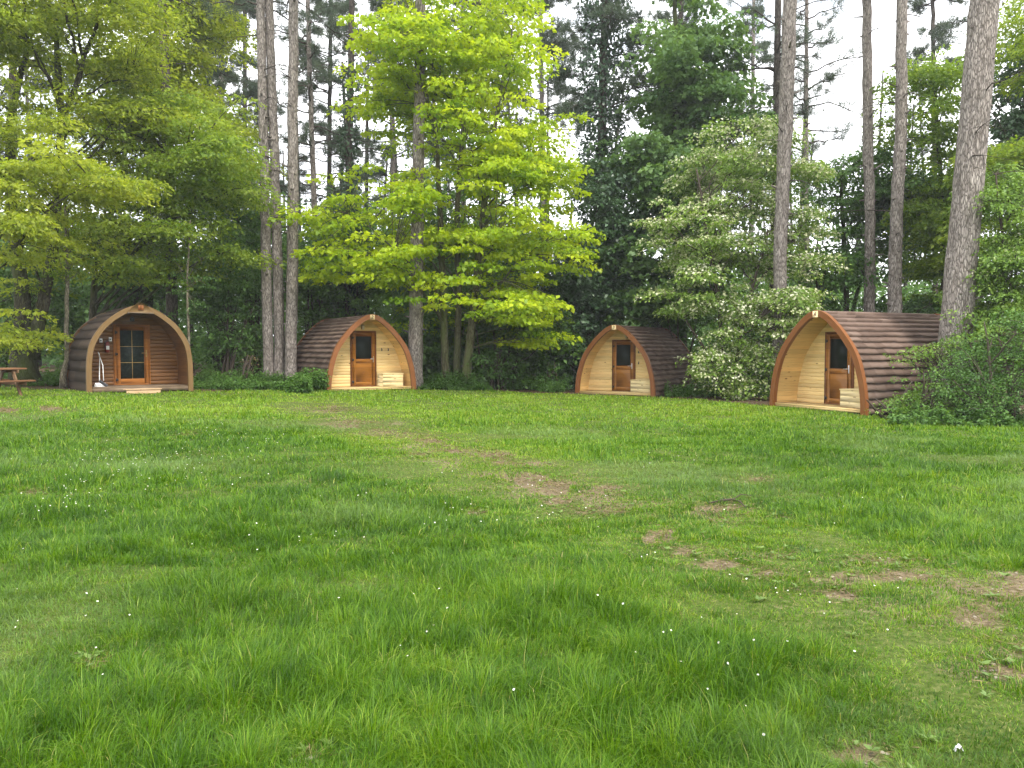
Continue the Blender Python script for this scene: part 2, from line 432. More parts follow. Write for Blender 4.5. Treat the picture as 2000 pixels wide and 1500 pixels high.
# ------------------------------------------------------------------ ground
# worn patches of the path, given where they lie in the photo: px, py, half sizes in px, depth of wear
PATCH = [(92, 797, 26, 4, .8), (15, 800, 22, 4, .7), (650, 800, 40, 5, .45), (690, 825, 45, 7, .5), (760, 845, 70, 9, .5), (815, 888, 28, 4, .7), (840, 858, 34, 6, .7),
         (885, 878, 42, 7, .9), (965, 890, 32, 7, 1), (1000, 906, 50, 7, .7), (1030, 935, 58, 11, 1), (1088, 949, 46, 13, 1), (1100, 984, 34, 12, 1),
         (1190, 955, 36, 9, .9), (1195, 1000, 42, 11, .9), (1145, 1000, 34, 5, .8), (1400, 1002, 62, 20, .75), (1430, 988, 40, 9, .95),
         (1285, 1047, 36, 13, 1), (1335, 1075, 40, 10, .9), (1425, 1102, 62, 16, 1), (1535, 1085, 24, 8, .9), (1600, 1135, 90, 20, 1), (1650, 1152, 44, 14, 1),
         (1700, 1097, 60, 10, .8), (1765, 1124, 60, 9, .8), (1850, 1095, 60, 9, .5), (1955, 1150, 70, 30, .8), (1935, 1205, 70, 34, .85), (1985, 1262, 46, 28, .9),
         (1700, 1482, 90, 20, .8), (1960, 1312, 46, 18, .7), (75, 962, 26, 7, .8), (930, 1002, 20, 8, .9), (600, 1480, 30, 10, .5), (1480, 940, 40, 9, .45), (370, 850, 26, 4, .4),
         (190, 1290, 26, 12, .5), (1550, 1010, 60, 10, .35), (1990, 1090, 40, 8, .6), (1250, 985, 60, 10, .4), (1490, 1120, 50, 10, .8)]
PW = []
for (px, py, rx, ry, s) in PATCH:
    c = GP(px, py); e = GP(px + rx, py); n1 = GP(px, py - ry); n2 = GP(px, py + ry)
    PW.append((c[0], c[1], abs(e[0] - c[0]), abs(n1[1] - n2[1]) / 2, s, c[0] / c[1]))


def bare(x, y, grow=1.0, growy=1.0):
    x = np.asarray(x, float); y = np.asarray(y, float)
    w = np.zeros(np.broadcast(x, y).shape)
    j = (vnoise(x * 1.7, y * 1.7, 3) - .5) * 1.3 + (vnoise(x * 6, y * 6, 4) - .5) * 1.5 + (vnoise(x * 15, y * 15, 6) - .5) * 1.3
    for (cx, cy, rx, ry, s, k) in PW:
        dx = (x - cx - k * (y - cy)) / (rx * grow); dy = (y - cy) / (ry * growy)
        q = dx * dx + dy * dy
        w = np.maximum(w, s * np.clip((1.1 - q) * .8 + j * 1.0, 0, 1))
    return w


TRK = np.array([GP(*q)[:2] for q in ((600, 790), (660, 806), (760, 845), (900, 884), (1040, 935), (1150, 990), (1330, 1050), (1600, 1112), (1900, 1185), (2120, 1290))])


def track_f(x, y, wd=.7):
    d = np.full(np.shape(x), 1e9)
    for a, b in zip(TRK[:-1], TRK[1:]):
        v = b - a; L2 = v @ v
        t = np.clip(((x - a[0]) * v[0] + (y - a[1]) * v[1]) / L2, 0, 1)
        d = np.minimum(d, np.hypot(x - a[0] - t * v[0], y - a[1] - t * v[1]))
    d = d * (1 + .5 * (vnoise(x * 1.3, y * 1.3, 51) - .5)) + .35 * (vnoise(x * 3, y * 3, 52) - .5)
    return np.clip(1.25 - (d / wd) ** 2 * .8, 0, 1)


EDGE_X = np.array([-26, -17.5, -15, -12.5, -9.4, -8, -5.8, -4, -2.5, 0, 2.2, 4.5, 6.2, 7.2, 9.3, 10.6, 12.5, 15, 26.])
EDGE_Y = np.array([23, 23.6, 24.6, 24.4, 25.2, 26.6, 28.6, 29, 29.2, 29, 28.9, 29.2, 26.6, 23.5, 19.9, 18.9, 18.2, 17.5, 16.])


def forest(x, y):
    """0 on the lawn, 1 in the wood."""
    e = np.interp(x, EDGE_X, EDGE_Y) + (vnoise(x * 0.9, y * 0.9, 11) - .5) * 1.1
    return np.clip((y - e) / 0.9 + 0.5, 0, 1)


xs = np.concatenate([[-300, -180, -110, -70, -45, -34], np.arange(-28, 28.01, 0.16), [34, 45, 70, 110, 180, 300]])
ys = np.concatenate([[-150, -80, -45, -20, -8, -3, 0], np.arange(1.5, 34, 0.16), np.arange(34, 60, 1.5), [64, 72, 90, 120, 170, 250, 400]])
X, Y = np.meshgrid(xs, ys)
Z = gz(X, Y)
bw = np.maximum(bare(X, Y), np.clip(1.5 * vnoise(X * 2.2, Y * 2.2, 53) - .6, 0, .6) * track_f(X, Y) * (Y > 2)); Z = Z - 0.02 * bw
fw = forest(X, Y)
g = MB(); nx, ny = len(xs), len(ys)
i = np.arange(ny - 1)[:, None] * nx + np.arange(nx - 1)[None]
g.add(np.stack([X, Y, Z], -1).reshape(-1, 3), q=np.stack([i, i + 1, i + nx + 1, i + nx], -1).reshape(-1, 4), a=(bw * (1 - fw)).ravel(),
      uv=np.stack([fw, fw], -1).reshape(-1, 2))
m, nt, out = newmat('lawn_ground')
at = N(nt, 'ShaderNodeAttribute', attribute_name='tint')
uvn = N(nt, 'ShaderNodeTexCoord'); sx = N(nt, 'ShaderNodeSeparateXYZ'); nt.links.new(uvn.outputs['UV'], sx.inputs[0])
v = coords(nt)
n1 = noise(nt, v, 22, 6, 0.7); n2 = noise(nt, v, 3, 5, 0.6); n4 = noise(nt, v, 90, 3, 0.6)
turf = ramp(nt, n1, [(0.3, (0.035, 0.055, 0.010)), (0.5, (0.075, 0.105, 0.02)), (0.62, (0.12, 0.135, 0.04)), (0.75, (0.16, 0.14, 0.065))])
soil = ramp(nt, n1, [(0.28, (0.085, 0.064, 0.036)), (0.5, (0.155, 0.118, 0.07)), (0.62, (0.22, 0.174, 0.11)), (0.74, (0.33, 0.275, 0.185))])
soil = mixc(nt, ramp(nt, n4, [(0.62, (0, 0, 0)), (0.7, (1, 1, 1))]), soil, (0.36, 0.29, 0.2))
litter = ramp(nt, n1, [(0.3, (0.03, 0.022, 0.012)), (0.5, (0.075, 0.05, 0.028)), (0.72, (0.14, 0.10, 0.055))])
am = N(nt, 'ShaderNodeMath', op='MULTIPLY_ADD'); nt.links.new(n1, am.inputs[0]); am.inputs[1].default_value = 0.6
nt.links.new(at.outputs['Fac'], am.inputs[2])
bf = ramp(nt, am.outputs[0], [(0.42, (0, 0, 0)), (0.75, (1, 1, 1))])
c = mixc(nt, bf, turf, soil)
c = mixc(nt, sx.outputs[0], c, litter)
principled(nt, out, c, 0.95, 0.1, n1, 0.7, 0.03)
tag(g.build('ground', m, smooth=True), kind='structure')

# ------------------------------------------------------------------ grass
PODS_CLEAR = []   # filled below: (x, y, back dir, width, length)


def grass_field(n, y0, y1, power, hmul, wmin, wk, seed, short=False):
    r = np.random.default_rng(seed)
    u = r.random(n)
    a = 1.0001 - power
    y = (u * (y1 ** a - y0 ** a) + y0 ** a) ** (1 / a)
    x = (r.random(n) * 2 - 1) * (0.66 * y + 0.8)
    b_ = bare(x, y); f_ = forest(x, y)
    cl = vnoise(x * 1.6, y * 1.6, 31); cl2 = vnoise(x * 0.45, y * 0.45, 32); cl3 = vnoise(x * 5, y * 5, 33)
    fn = vnoise(x * 3.2, y * 3.2, 38)
    dens = 0.62 + 0.6 * cl - 0.25 * cl3
    if short: dens = 1.0 + 0 * dens
    keep = (r.random(n) < dens * (1 - .95 * np.clip(b_ * (2.0 if short else 1.3), 0, 1)) * (1 - (.85 if short else .5) * track_f(x, y) * np.clip(1.5 * vnoise(x * 2.2, y * 2.2, 53) - .55, 0, .7))) & (f_ < 0.5 + 0.5 * r.random(n) * 0.4)
    for (cx, cy, ax, ay, w, L) in PODS_CLEAR:
        dx, dy = x - cx, y - cy
        al = dx * ax + dy * ay; ac = dx * ay - dy * ax
        keep &= ~((al > -0.03) & (al < L) & (np.abs(ac) < w))
    x, y, b_, cl, cl2, cl3, fn = x[keep], y[keep], b_[keep], cl[keep], cl2[keep], cl3[keep], fn[keep]
    n = len(x)
    # tall tufts near the camera, short trodden turf along the path and far away
    track = np.clip(np.maximum(bare(x, y, 1.7, 2.4), .8 * track_f(x, y, 1.25)), 0, 1)
    hh = (0.05 + 0.125 * np.clip(cl * 0.75 + cl2 * 0.55 - 0.2, 0, 1) * (1 - 0.55 * np.clip((y - 8) / 14, 0, 1))) * (1 - 0.72 * track) * hmul * (1 - .45 * b_)
    hh = hh * (.62 + .72 * fn)
    if short: hh = .022 + .03 * fn * (1 - .4 * track)
    h = hh * r.uniform(0.45, 1.3, n) * np.where(r.random(n) < .06, 1.45, 1.0)
    w = (wmin + wk * y) * r.uniform(0.6, 1.3, n)
    ang = vnoise(x * 0.9, y * 0.9, 35) * 9 + r.normal(0, 1.5, n)
    lean = np.abs(r.normal(0.55, 0.5, n)) + 0.35 * cl3
    # tussocks: blades lean away from the middle of their tuft
    cs = .21
    jx, jy = np.floor(x / cs), np.floor(y / cs)
    hx_ = np.modf(np.sin(jx * 127.1 + jy * 311.7) * 43758.5)[0]; hy_ = np.modf(np.sin(jx * 269.5 + jy * 183.3) * 43758.5)[0]; ht = np.modf(np.sin(jx * 419.2 + jy * 71.9) * 43758.5)[0]
    ex, ey = x - (jx + .5 + .35 * hx_) * cs, y - (jy + .5 + .35 * hy_) * cs
    de = np.hypot(ex, ey) / cs
    tuft = r.random(n) < .5
    ang = np.where(tuft, np.arctan2(ey, ex) + r.normal(0, .6, n), ang)
    lean = np.where(tuft, .12 + 1.15 * de + np.abs(r.normal(0, .3, n)), lean)
    h = h * np.where(tuft, 1.12 - .35 * de + .28 * ht, 1)
    dx, dy = np.cos(ang), np.sin(ang)
    wx, wy = -dy, dx
    tw = r.normal(0, 0.5, n); wx, wy = wx * np.cos(tw) - wy * np.sin(tw), wx * np.sin(tw) + wy * np.cos(tw)
    z0 = gz(x, y) - 0.012
    P = np.zeros((n, 5, 3))
    hx = h * np.sin(lean * 0.6) ; hz1 = h * np.cos(lean * 0.6)
    mx, mz = 0.55 * hx, 0.55 * hz1
    tx, tz = 0.55 * hx + 0.5 * h * np.sin(lean * 1.7), 0.55 * hz1 + 0.5 * h * np.cos(np.clip(lean * 1.7, 0, 2.2))
    P[:, 0] = np.stack([x - wx * w / 2, y - wy * w / 2, z0], 1)
    P[:, 1] = np.stack([x + wx * w / 2, y + wy * w / 2, z0], 1)
    P[:, 2] = np.stack([x + dx * mx - wx * w * .42, y + dy * mx - wy * w * .42, z0 + mz], 1)
    P[:, 3] = np.stack([x + dx * mx + wx * w * .42, y + dy * mx + wy * w * .42, z0 + mz], 1)
    P[:, 4] = np.stack([x + dx * tx, y + dy * tx, z0 + tz], 1)
    k = np.arange(n)[:, None] * 5
    big = vnoise(x * 0.16, y * 0.16, 36)
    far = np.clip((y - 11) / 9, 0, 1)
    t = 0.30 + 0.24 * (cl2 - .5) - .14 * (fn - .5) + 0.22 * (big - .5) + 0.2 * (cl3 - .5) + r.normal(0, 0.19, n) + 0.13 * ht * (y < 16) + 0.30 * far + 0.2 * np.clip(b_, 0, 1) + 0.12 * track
    straw = r.random(n) < (0.012 + 0.08 * track)
    t = np.where(straw, r.uniform(0.85, 1.0, n), np.clip(t, 0, 0.86))
    pale = np.clip((vnoise(x * .7 + 9, y * .7, 39) - .52) * 2.6 + .9 * np.exp(-((x + 1.55) / .8) ** 2 - ((y - 5.0) / 1.5) ** 2) + r.normal(0, .12, n), 0, 1) * (y < 16)
    uv = np.repeat(np.stack([pale, pale], 1), 5, axis=0)
    return P.reshape(-1, 3), k + np.array([[0, 1, 3, 2]]), k + np.array([[2, 3, 4]]), np.repeat(t, 5), uv


# ------------------------------------------------------------------ camping pods
def catmull(pts, n):
    p = np.array(pts, float); p = np.vstack([2 * p[0] - p[1], p, 2 * p[-1] - p[-2]])
    o = []
    for s in range(len(p) - 3):
        for t in np.linspace(0, 1, 24, endpoint=False):
            a, b, c, d = p[s:s + 4]
            o.append(0.5 * ((2 * b) + (-a + c) * t + (2 * a - 5 * b + 4 * c - d) * t * t + (-a + 3 * b - 3 * c + d) * t ** 3))
    o.append(p[-2]); o = np.array(o)
    L = np.concatenate([[0], np.cumsum(np.linalg.norm(np.diff(o, axis=0), axis=1))])
    s = np.linspace(0, L[-1], n)
    return np.stack([np.interp(s, L, o[:, 0]), np.interp(s, L, o[:, 1])], 1), L[-1]


PROF_NEW = [(1, 0), (0.985, .15), (.93, .34), (.80, .565), (.56, .765), (.31, .91), (.13, .98), (0, 1.0)]
PROF_OLD = [(1, 0), (1.0, .2), (.985, .39), (.92, .565), (.745, .735), (.545, .845), (.31, .935), (0.06, 0.992), (0, 1.0)]


def ring(prof_o, prof_i, y0, y1):
    """Arch band between two full profiles, from y0 to y1, with caps at the feet."""
    mb = MB(); n = len(prof_o)
    s = np.concatenate([[0], np.cumsum(np.linalg.norm(np.diff(prof_o, axis=0), axis=1))])

    def P(p, y): return np.stack([p[:, 0], np.full(n, y), p[:, 1]], 1)
    a, b_, c, d = P(prof_o, y0), P(prof_i, y0), P(prof_i, y1), P(prof_o, y1)
    for A, B, va, vb in ((a, b_, 0.0, 0.14), (b_, c, 0.14, 0.3), (c, d, .3, .16), (d, a, .4, .3)):
        v = np.vstack([A, B]); i = np.arange(n - 1)
        q = np.stack([i, i + 1, i + 1 + n, i + n], 1)
        mb.add(v, q=q, uv=np.stack([np.concatenate([s, s]), np.concatenate([np.full(n, va), np.full(n, vb)])], 1))
    for k in (0, -1):
        mb.add(np.array([a[k], b_[k], c[k], d[k]]), q=[(0, 1, 2, 3)])
    return mb


def text_part(txt, size, mat, parent, loc, rot, depth=0.004):
    cu = bpy.data.curves.new('numeral', 'FONT'); cu.body = txt; cu.size = size; cu.extrude = depth
    cu.align_x = 'CENTER'; cu.align_y = 'CENTER'
    tmp = bpy.data.objects.new('tmp', cu)
    me = bpy.data.meshes.new_from_object(tmp)
    bpy.data.objects.remove(tmp)
    me.name = 'numeral'; me.materials.clear(); me.materials.append(mat)
    o = bpy.data.objects.new('numeral', me); COL.objects.link(o); o.parent = parent
    o.location = loc; o.rotation_euler = rot
    return o


def offset_in(p, d):
    t = np.gradient(p, axis=0); t /= np.linalg.norm(t, axis=1)[:, None]
    nrm = np.stack([-t[:, 1], t[:, 0]], 1)   # towards the inside for a right->apex->left arch
    q = p + nrm * d
    return q


def full_arch(pts, w, h, n=40):
    half, L = catmull([(a * w, b * h) for a, b in pts], n)
    left = half[::-1][1:] * np.array([-1, 1])
    return np.vstack([half, left]), half, L


def width_at(arch, z):
    n = (len(arch) + 1) // 2
    half = arch[:n]
    o = np.argsort(half[:, 1])
    return np.interp(z, half[o, 1], half[o, 0])


def make_pod(name, label, loc, theta, digit, old=False, W2=1.6, H=2.6, L=4.7, nc=17, porch=0.85):
    rz = -theta
    root = empty(name, loc, label, 'camping pod', 'wooden camping pods along the edge of the wood', rz)
    arch, half, AL = full_arch(PROF_OLD if old else PROF_NEW, W2, H)
    r = np.random.default_rng(len(digit) * 31 + ord(digit))
    fz = 0.19 if old else 0.10       # floor height
    # --- roof shell, laid in overlapping courses
    mb = MB()
    n = len(half)
    s = np.linspace(0, AL, n)
    for side in (1, -1):
        for k in range(nc):
            s0, s1 = AL * k / nc, AL * (k + 1) / nc
            tile = 0.33
            step = 0.11 if not old else 0.6
            yy = np.arange(0.03, L - 0.03 + 1e-6, step)
            wob = np.zeros(len(yy)); lift = np.zeros(len(yy))
            if not old:
                ph = r.random() * 3
                ti = np.floor(yy / tile + ph).astype(int)
                tr = r.random(ti.max() + 2)
                wob = (tr[ti] - .5) * 0.024 + r.normal(0, .004, len(yy))
                lift = np.abs(np.sin((yy / tile + ph) * np.pi)) * 0.008 + tr[ti] * 0.006
            t0 = 0.042 if not old else 0.032

            def at(sv, out):
                x = np.interp(sv, s, half[:, 0]); z = np.interp(sv, s, half[:, 1])
                e = 1e-3
                tx = np.interp(np.minimum(sv + e, AL), s, half[:, 0]) - np.interp(np.maximum(sv - e, 0), s, half[:, 0])
                tz = np.interp(np.minimum(sv + e, AL), s, half[:, 1]) - np.interp(np.maximum(sv - e, 0), s, half[:, 1])
                ln = np.hypot(tx, tz) + 1e-9
                return np.stack([side * (x + tz / ln * out), yy, z - tx / ln * out], 1)
            low = np.clip(s0 - 0.012 + wob, 0, AL)
            rows = [at(low, np.full(len(yy), -0.045)), at(low, t0 + lift), at(np.full(len(yy), (s0 + s1) / 2), np.full(len(yy), .006) + lift * .5),
                    at(np.full(len(yy), min(s1 + 0.02, AL)), np.full(len(yy), -0.036 if not old else -.02))]
            v = np.vstack(rows); m_ = len(yy); i = np.arange(m_ - 1)
            q = np.vstack([np.stack([i + a * m_, i + 1 + a * m_, i + 1 + (a + 1) * m_, i + (a + 1) * m_], 1) for a in range(3)])
            cid = k + (40 if side < 0 else 0) + 0.5
            mb.add(v, q=q, uv=np.stack([np.tile(yy, 4), np.full(4 * m_, cid)], 1))
    # ridge cap
    mb.tube(np.array([[0, 0.03, H - .005], [0, L - .03, H - .005]]), 0.035, 8)
    mb.build('roof', M['shingle_old'] if old else M['shingle'], root)
    # --- front arch and rear arch
    ti_ = 0.115 if old else 0.135
    o_out = offset_in(arch, -0.045); i_in = offset_in(arch, ti_ - 0.02)
    cut = lambda p: np.where(p[:, 1:2] < 0, np.array([[1, 0]]) * p + 0, p)
    i_in = i_in[(np.abs(i_in[:, 0]) > 0.0) | True]
    # keep the inner line from crossing itself at the apex
    hn = (len(arch) - 1) // 2
    i_in[:hn, 0] = np.maximum(i_in[:hn, 0], 0.0); i_in[hn + 1:, 0] = np.minimum(i_in[hn + 1:, 0], 0.0); i_in[hn, 0] = 0; o_out[hn, 0] = 0
    base = 0.0 if old else -0.05
    for p in (o_out, i_in):
        p[0, 1] = base; p[-1, 1] = base
    tm = M['trim_old'] if old else M['trim_orange']
    fr_ = ring(o_out, i_in, -0.07, 0.05)
    fr_.build('front_arch', tm, root)
    ring(o_out if not old else arch, i_in, L - 0.05, L + 0.04).build('rear_arch', M['deck_old'] if old else tm, root)
    # --- porch lining
    lin = offset_in(arch, 0.075); lin[:hn, 0] = np.maximum(lin[:hn, 0], 0); lin[hn + 1:, 0] = np.minimum(lin[hn + 1:, 0], 0); lin[hn, 0] = 0
    lin[0, 1] = lin[-1, 1] = 0.0
    mb = MB(); sl = np.concatenate([[0], np.cumsum(np.linalg.norm(np.diff(lin, axis=0), axis=1))])
    for a in range(len(lin) - 1):
        p, q_ = lin[a], lin[a + 1]
        mb.add([(p[0], .05, p[1]), (p[0], porch + .04, p[1]), (q_[0], porch + .04, q_[1]), (q_[0], .05, q_[1])], q=[(0, 1, 2, 3)],
               uv=[(0.05, sl[a]), (porch, sl[a]), (porch, sl[a + 1]), (.05, sl[a + 1])])
    mb.build('porch_lining', M['old_lining'] if old else M['pine_lining'], root)
    # --- end wall of log-lap boards
    mb = MB(); bh = 0.115 if old else 0.105
    z = fz
    while z < H - 0.12:
        z1 = min(z + bh, H - 0.1)
        zz = np.array([z, z + 0.006, z + bh * .3, z + bh * .7, z1 - 0.006, z1])
        oo = np.array([0.022, 0.006, 0, 0, 0.006, 0.022]) * (1.25 if old else 0.55)
        ww = np.array([width_at(lin, t) for t in zz]) + 0.01
        v = np.vstack([np.stack([-ww, porch + oo, zz], 1), np.stack([ww, porch + oo, zz], 1)])
        i = np.arange(5)
        mb.add(v, q=np.stack([i, i + 6, i + 7, i + 1], 1), uv=np.stack([v[:, 0], np.tile(np.clip(zz, z + .002, z1 - .002) - fz, 2)], 1))
        z = z1
    mb.ngon(np.stack([lin[:, 0], np.full(len(lin), porch + 0.035), lin[:, 1]], 1))
    mb.build('end_wall', M['old_board'] if old else M['pine_board'], root)
    # --- rear wall
    mb = MB(); rw = offset_in(arch, 0.02); rw[0, 1] = rw[-1, 1] = 0
    mb.ngon(np.stack([rw[:, 0], np.full(len(rw), L - .06), rw[:, 1]], 1))
    mb.build('rear_wall', M['old_board'] if old else M['pine_board'], root)
    # --- porch floor
    mb = MB(); wd = width_at(lin, fz) - 0.01
    nb = 6; y_ = np.linspace(-0.02, porch + .02, nb + 1)
    for a in range(nb):
        mb.box(-wd, wd, y_[a] + .004, y_[a + 1] - .004, fz - .035, fz)
        mb.UV[-1] = np.stack([mb.V[-1][:, 0], np.full(8, a * 0.14 + .07)], 1)
    if old:
        mb.box(-wd, wd, -0.025, 0.015, fz - 0.15, fz - .036)
        mb.UV[-1] = np.stack([mb.V[-1][:, 0], np.full(8, 1.05)], 1)
    else:
        mb.box(-wd, wd, 0.0, 0.03, fz - 0.09, fz - .036)
    mb.build('porch_floor', M['deck_old'] if old else M['pine_board'], root)
    mb = MB()
    for x in (-1.0, -.35, .35, 1.0):
        mb.box(x - .04, x + .04, .05, L - .1, -0.1, fz - .16 if old else fz - .095)
    mb.build('floor_bearers', M['grey_plastic'] if False else M['table_leg'], root)
    # --- door
    dw, dh = (1.05, 1.86) if old else (0.97, 1.98)
    z0 = fz
    yb = porch - 0.045
    mb = MB(); f = 0.065
    dm = M['door_old'] if old else M['door_dark']
    mb.bbox(-dw / 2, -dw / 2 + f, yb, porch + .02, z0, z0 + dh, .005)
    mb.bbox(dw / 2 - f, dw / 2, yb, porch + .02, z0, z0 + dh, .005)
    mb.bbox(-dw / 2 + f, dw / 2 - f, yb, porch + .02, z0 + dh - f, z0 + dh, .005)
    mb.bbox(-dw / 2 + f, dw / 2 - f, yb - .02, porch + .02, z0, z0 + .04, .004)
    mb.build('door_frame', dm, root)
    a0, a1 = -dw / 2 + f + .004, dw / 2 - f - .004
    b0, b1 = z0 + .044, z0 + dh - f - .004
    y0, y1 = yb - .018, porch
    mb = MB(); st = 0.115
    mid0, mid1 = (0, 0) if old else (b0 + 0.80, b0 + 0.93)
    mb.bbox(a0, a0 + st, y0, y1, b0, b1, .006); mb.bbox(a1 - st, a1, y0, y1, b0, b1, .006)
    mb.bbox(a0 + st, a1 - st, y0, y1, b0, b0 + (.15 if old else .12), .006); mb.bbox(a0 + st, a1 - st, y0, y1, b1 - st, b1, .006)
    if not old:
        mb.bbox(a0 + st, a1 - st, y0, y1, mid0, mid1, .006)
        mb.bbox(a0 + st, a1 - st, y0 + .03, y1, b0 + .12, mid0, .004)
        px = np.linspace(a0 + st, a1 - st, 7)
    door = mb.build('door', M['door_old'] if old else M['door_oak'], root)
    mb = MB()
    p0, p1 = (b0 + .15 if old else mid1), b1 - st
    mb.box(a0 + st, a1 - st, y0 + .028, y0 + .04, p0, p1)
    mb.build('pane', M['glass_net'] if old else M['glass'], door)
    mb = MB()
    if old:
        xm = (a0 + a1) / 2
        mb.box(xm - .007, xm + .007, y0 + .018, y0 + .027, p0, p1)
        for q in (1 / 3, 2 / 3):
            zq = p0 + (p1 - p0) * q
            mb.box(a0 + st, xm - .008, y0 + .018, y0 + .027, zq - .006, zq + .006); mb.box(xm + .008, a1 - st, y0 + .018, y0 + .027, zq - .006, zq + .006)
        mb.build('glazing_bars', M['gold'], door)
    else:
        e = .012
        mb.box(a0 + st, a0 + st + e, y0 + .014, y0 + .027, p0, p1); mb.box(a1 - st - e, a1 - st, y0 + .014, y0 + .027, p0, p1)
        mb.box(a0 + st + e, a1 - st - e, y0 + .014, y0 + .027, p0, p0 + e); mb.box(a0 + st + e, a1 - st - e, y0 + .014, y0 + .027, p1 - e, p1)
        mb.build('glazing_bead', M['trim_orange'], door)
    hx = a1 - st / 2; hz = z0 + 0.98
    mb = MB()
    mb.bbox(hx - .017, hx + .017, y0 - .012, y0 - .001, hz - .12, hz + .10, .004)
    mb.tube([(hx, y0 - .01, hz), (hx, y0 - .05, hz), (hx - .02, y0 - .06, hz), (hx - .14, y0 - .055, hz)], .012, 8)
    mb.build('handle', M['steel'] if not old else M['gold'], door)
    for hzz in (z0 + .17, z0 + .95, z0 + dh - .25):
        mb = MB(); mb.tube([(a0 - .012, y0 - .006, hzz - .05), (a0 - .012, y0 - .006, hzz + .05)], .013, 8); mb.box(a0, a0 + .05, y0 - .006, y0 - .001, hzz - .035, hzz + .035)
        mb.build('hinge', M['black_metal'], door)
    # --- number plaque
    if old:
        mb = MB()
        # triangular ridge board over the apex
        v = [(-.36, -.095, H - .20), (.36, -.095, H - .20), (.2, -.095, H - .03), (.06, -.095, H + .075), (-.06, -.095, H + .075), (-.2, -.095, H - .03)]
        v2 = [(x, -.072, z) for x, _, z in v]
        mb.add(v + v2, q=[(0, 1, 2, 5), (2, 3, 4, 5), (6, 11, 8, 7), (8, 11, 10, 9)] + [(i, (i + 1) % 6, (i + 1) % 6 + 6, i + 6) for i in range(6)],
               uv=[(x, .2) for x, _, z in v + v2])
        mb.build('ridge_board', M['trim_old'], root)
        mb = MB(); mb.bbox(-.36, .36, -.115, -.07, H - .235, H - .203, .004); mb.build('drip_strip', M['deck_old'], root)
        pz, py_, ps, pm = H - .07, -.098, .075, M['trim_orange']
    else:
        pz, py_, ps, pm = H - .065, -.075, .085, M['plaque']
    mb = MB(); mb.bbox(-ps, ps, py_ - .02, py_, pz - ps, pz + ps, .004)
    pl = mb.build('number_plaque', pm, root)
    text_part(digit, 0.155, M['ink'], pl, (0, py_ - .0225, pz), (R(90), 0, 0))
    # --- light above the door
    if not old:
        lx = {'2': -0.02, '3': 0.12, '4': 0.0}[digit]
        mb = MB(); zc = z0 + dh + .13
        mb.bbox(lx - .045, lx + .045, porch - .03, porch, zc - .08, zc + .09, .01); lamp = mb.build('wall_lamp', M['black_metal'], root)
        mb = MB(); mb.tube([(lx, porch - .075, zc - .085), (lx, porch - .075, zc - .075), (lx, porch - .075, zc + .05), (lx, porch - .075, zc + .065)], [.03, .045, .045, .03], 12)
        mb.build('lamp_glass', M['lamp_glass'], lamp, smooth=True)
        mb = MB(); mb.tube([(lx, porch - .075, zc + .066), (lx, porch - .075, zc + .085)], [.052, .04], 12); mb.build('lamp_cap', M['black_metal'], lamp)
        # coat hooks
        hooks = {'2': [(.70, 1.42), (.95, 1.42)], '3': [(.62, 1.62), (.62, 1.2)], '4': []}[digit]
        for (hx_, hz_) in hooks:
            mb = MB(); y_h = porch - .004
            mb.box(hx_ - .012, hx_ + .012, y_h - .012, y_h, hz_ - .06, hz_ + .05)
            mb.tube([(hx_, y_h - .01, hz_ - .03), (hx_, y_h - .05, hz_ - .05), (hx_, y_h - .065, hz_ - .02), (hx_, y_h - .06, hz_ + .01)], .008, 6)
            mb.build('coat_hook', M['black_metal'], root)
    else:
        mb = MB(); mb.tube([(-.14, .35, H - .32), (-.14, .35, H - .40), (-.14, .35, H - .46)], [.03, .07, .05], 12)
        mb.build('ceiling_lamp', M['black_metal'], root)
    PODS_CLEAR.append((loc[0], loc[1], math.sin(theta), math.cos(theta), W2 + .02, L))
    Mx = Matrix.Translation(Vector(loc)) @ Matrix.Rotation(rz, 4, 'Z')
    return root, Mx, fz, porch


def pod_loc(px, d, dz=0.0):
    p = GD(px, d); p[2] += dz
    return p


pod1 = make_pod('camping_pod', 'dark weathered camping pod with a glazed door, pale timber arch and number 1', pod_loc(277, 23.9), R(-38), '1', True, 1.43, 2.58, 3.6, 10, 1.1)
pod2 = make_pod('camping_pod', 'brown shingled camping pod number 2, its roof side facing the triple pine trunks', pod_loc(727, 28.0), R(-31), '2')
pod3 = make_pod('camping_pod', 'brown shingled camping pod number 3 standing left of the white-flowered hawthorn', pod_loc(1200, 30.3), R(32), '3')
pod4 = make_pod('camping_pod', 'brown shingled camping pod number 4, its long roof running back to the thickest pine', pod_loc(1594, 21.4), R(64), '4')


def storage_box(pod, label, x0=.52, x1=1.30, y0=.30, y1=.80):
    root_, Mx, fz, porch = pod
    h = .44
    c = Mx @ Vector(((x0 + x1) / 2, (y0 + y1) / 2, fz))
    e = empty('storage_box', c, label, 'storage box', 'slatted storage boxes on the porches', Mx.to_euler().z)
    w, d = (x1 - x0) / 2, (y1 - y0) / 2
    mb = MB(); nb = 3; bh = h / nb
    for k in range(nb):
        a, b_ = k * bh + .003, (k + 1) * bh - .003
        mb.bbox(-w, w, -d, -d + .02, a, b_, .004); mb.bbox(-w, w, d - .02, d, a, b_, .004)
        mb.bbox(-w, -w + .02, -d + .021, d - .021, a, b_, .004); mb.bbox(w - .02, w, -d + .021, d - .021, a, b_, .004)
    mb.build('body', M['pine_raw'], e)
    mb = MB(); mb.bbox(-w - .015, w + .015, -d - .02, d + .01, h, h + .028, .005); mb.build('lid', M['pine_raw'], e)


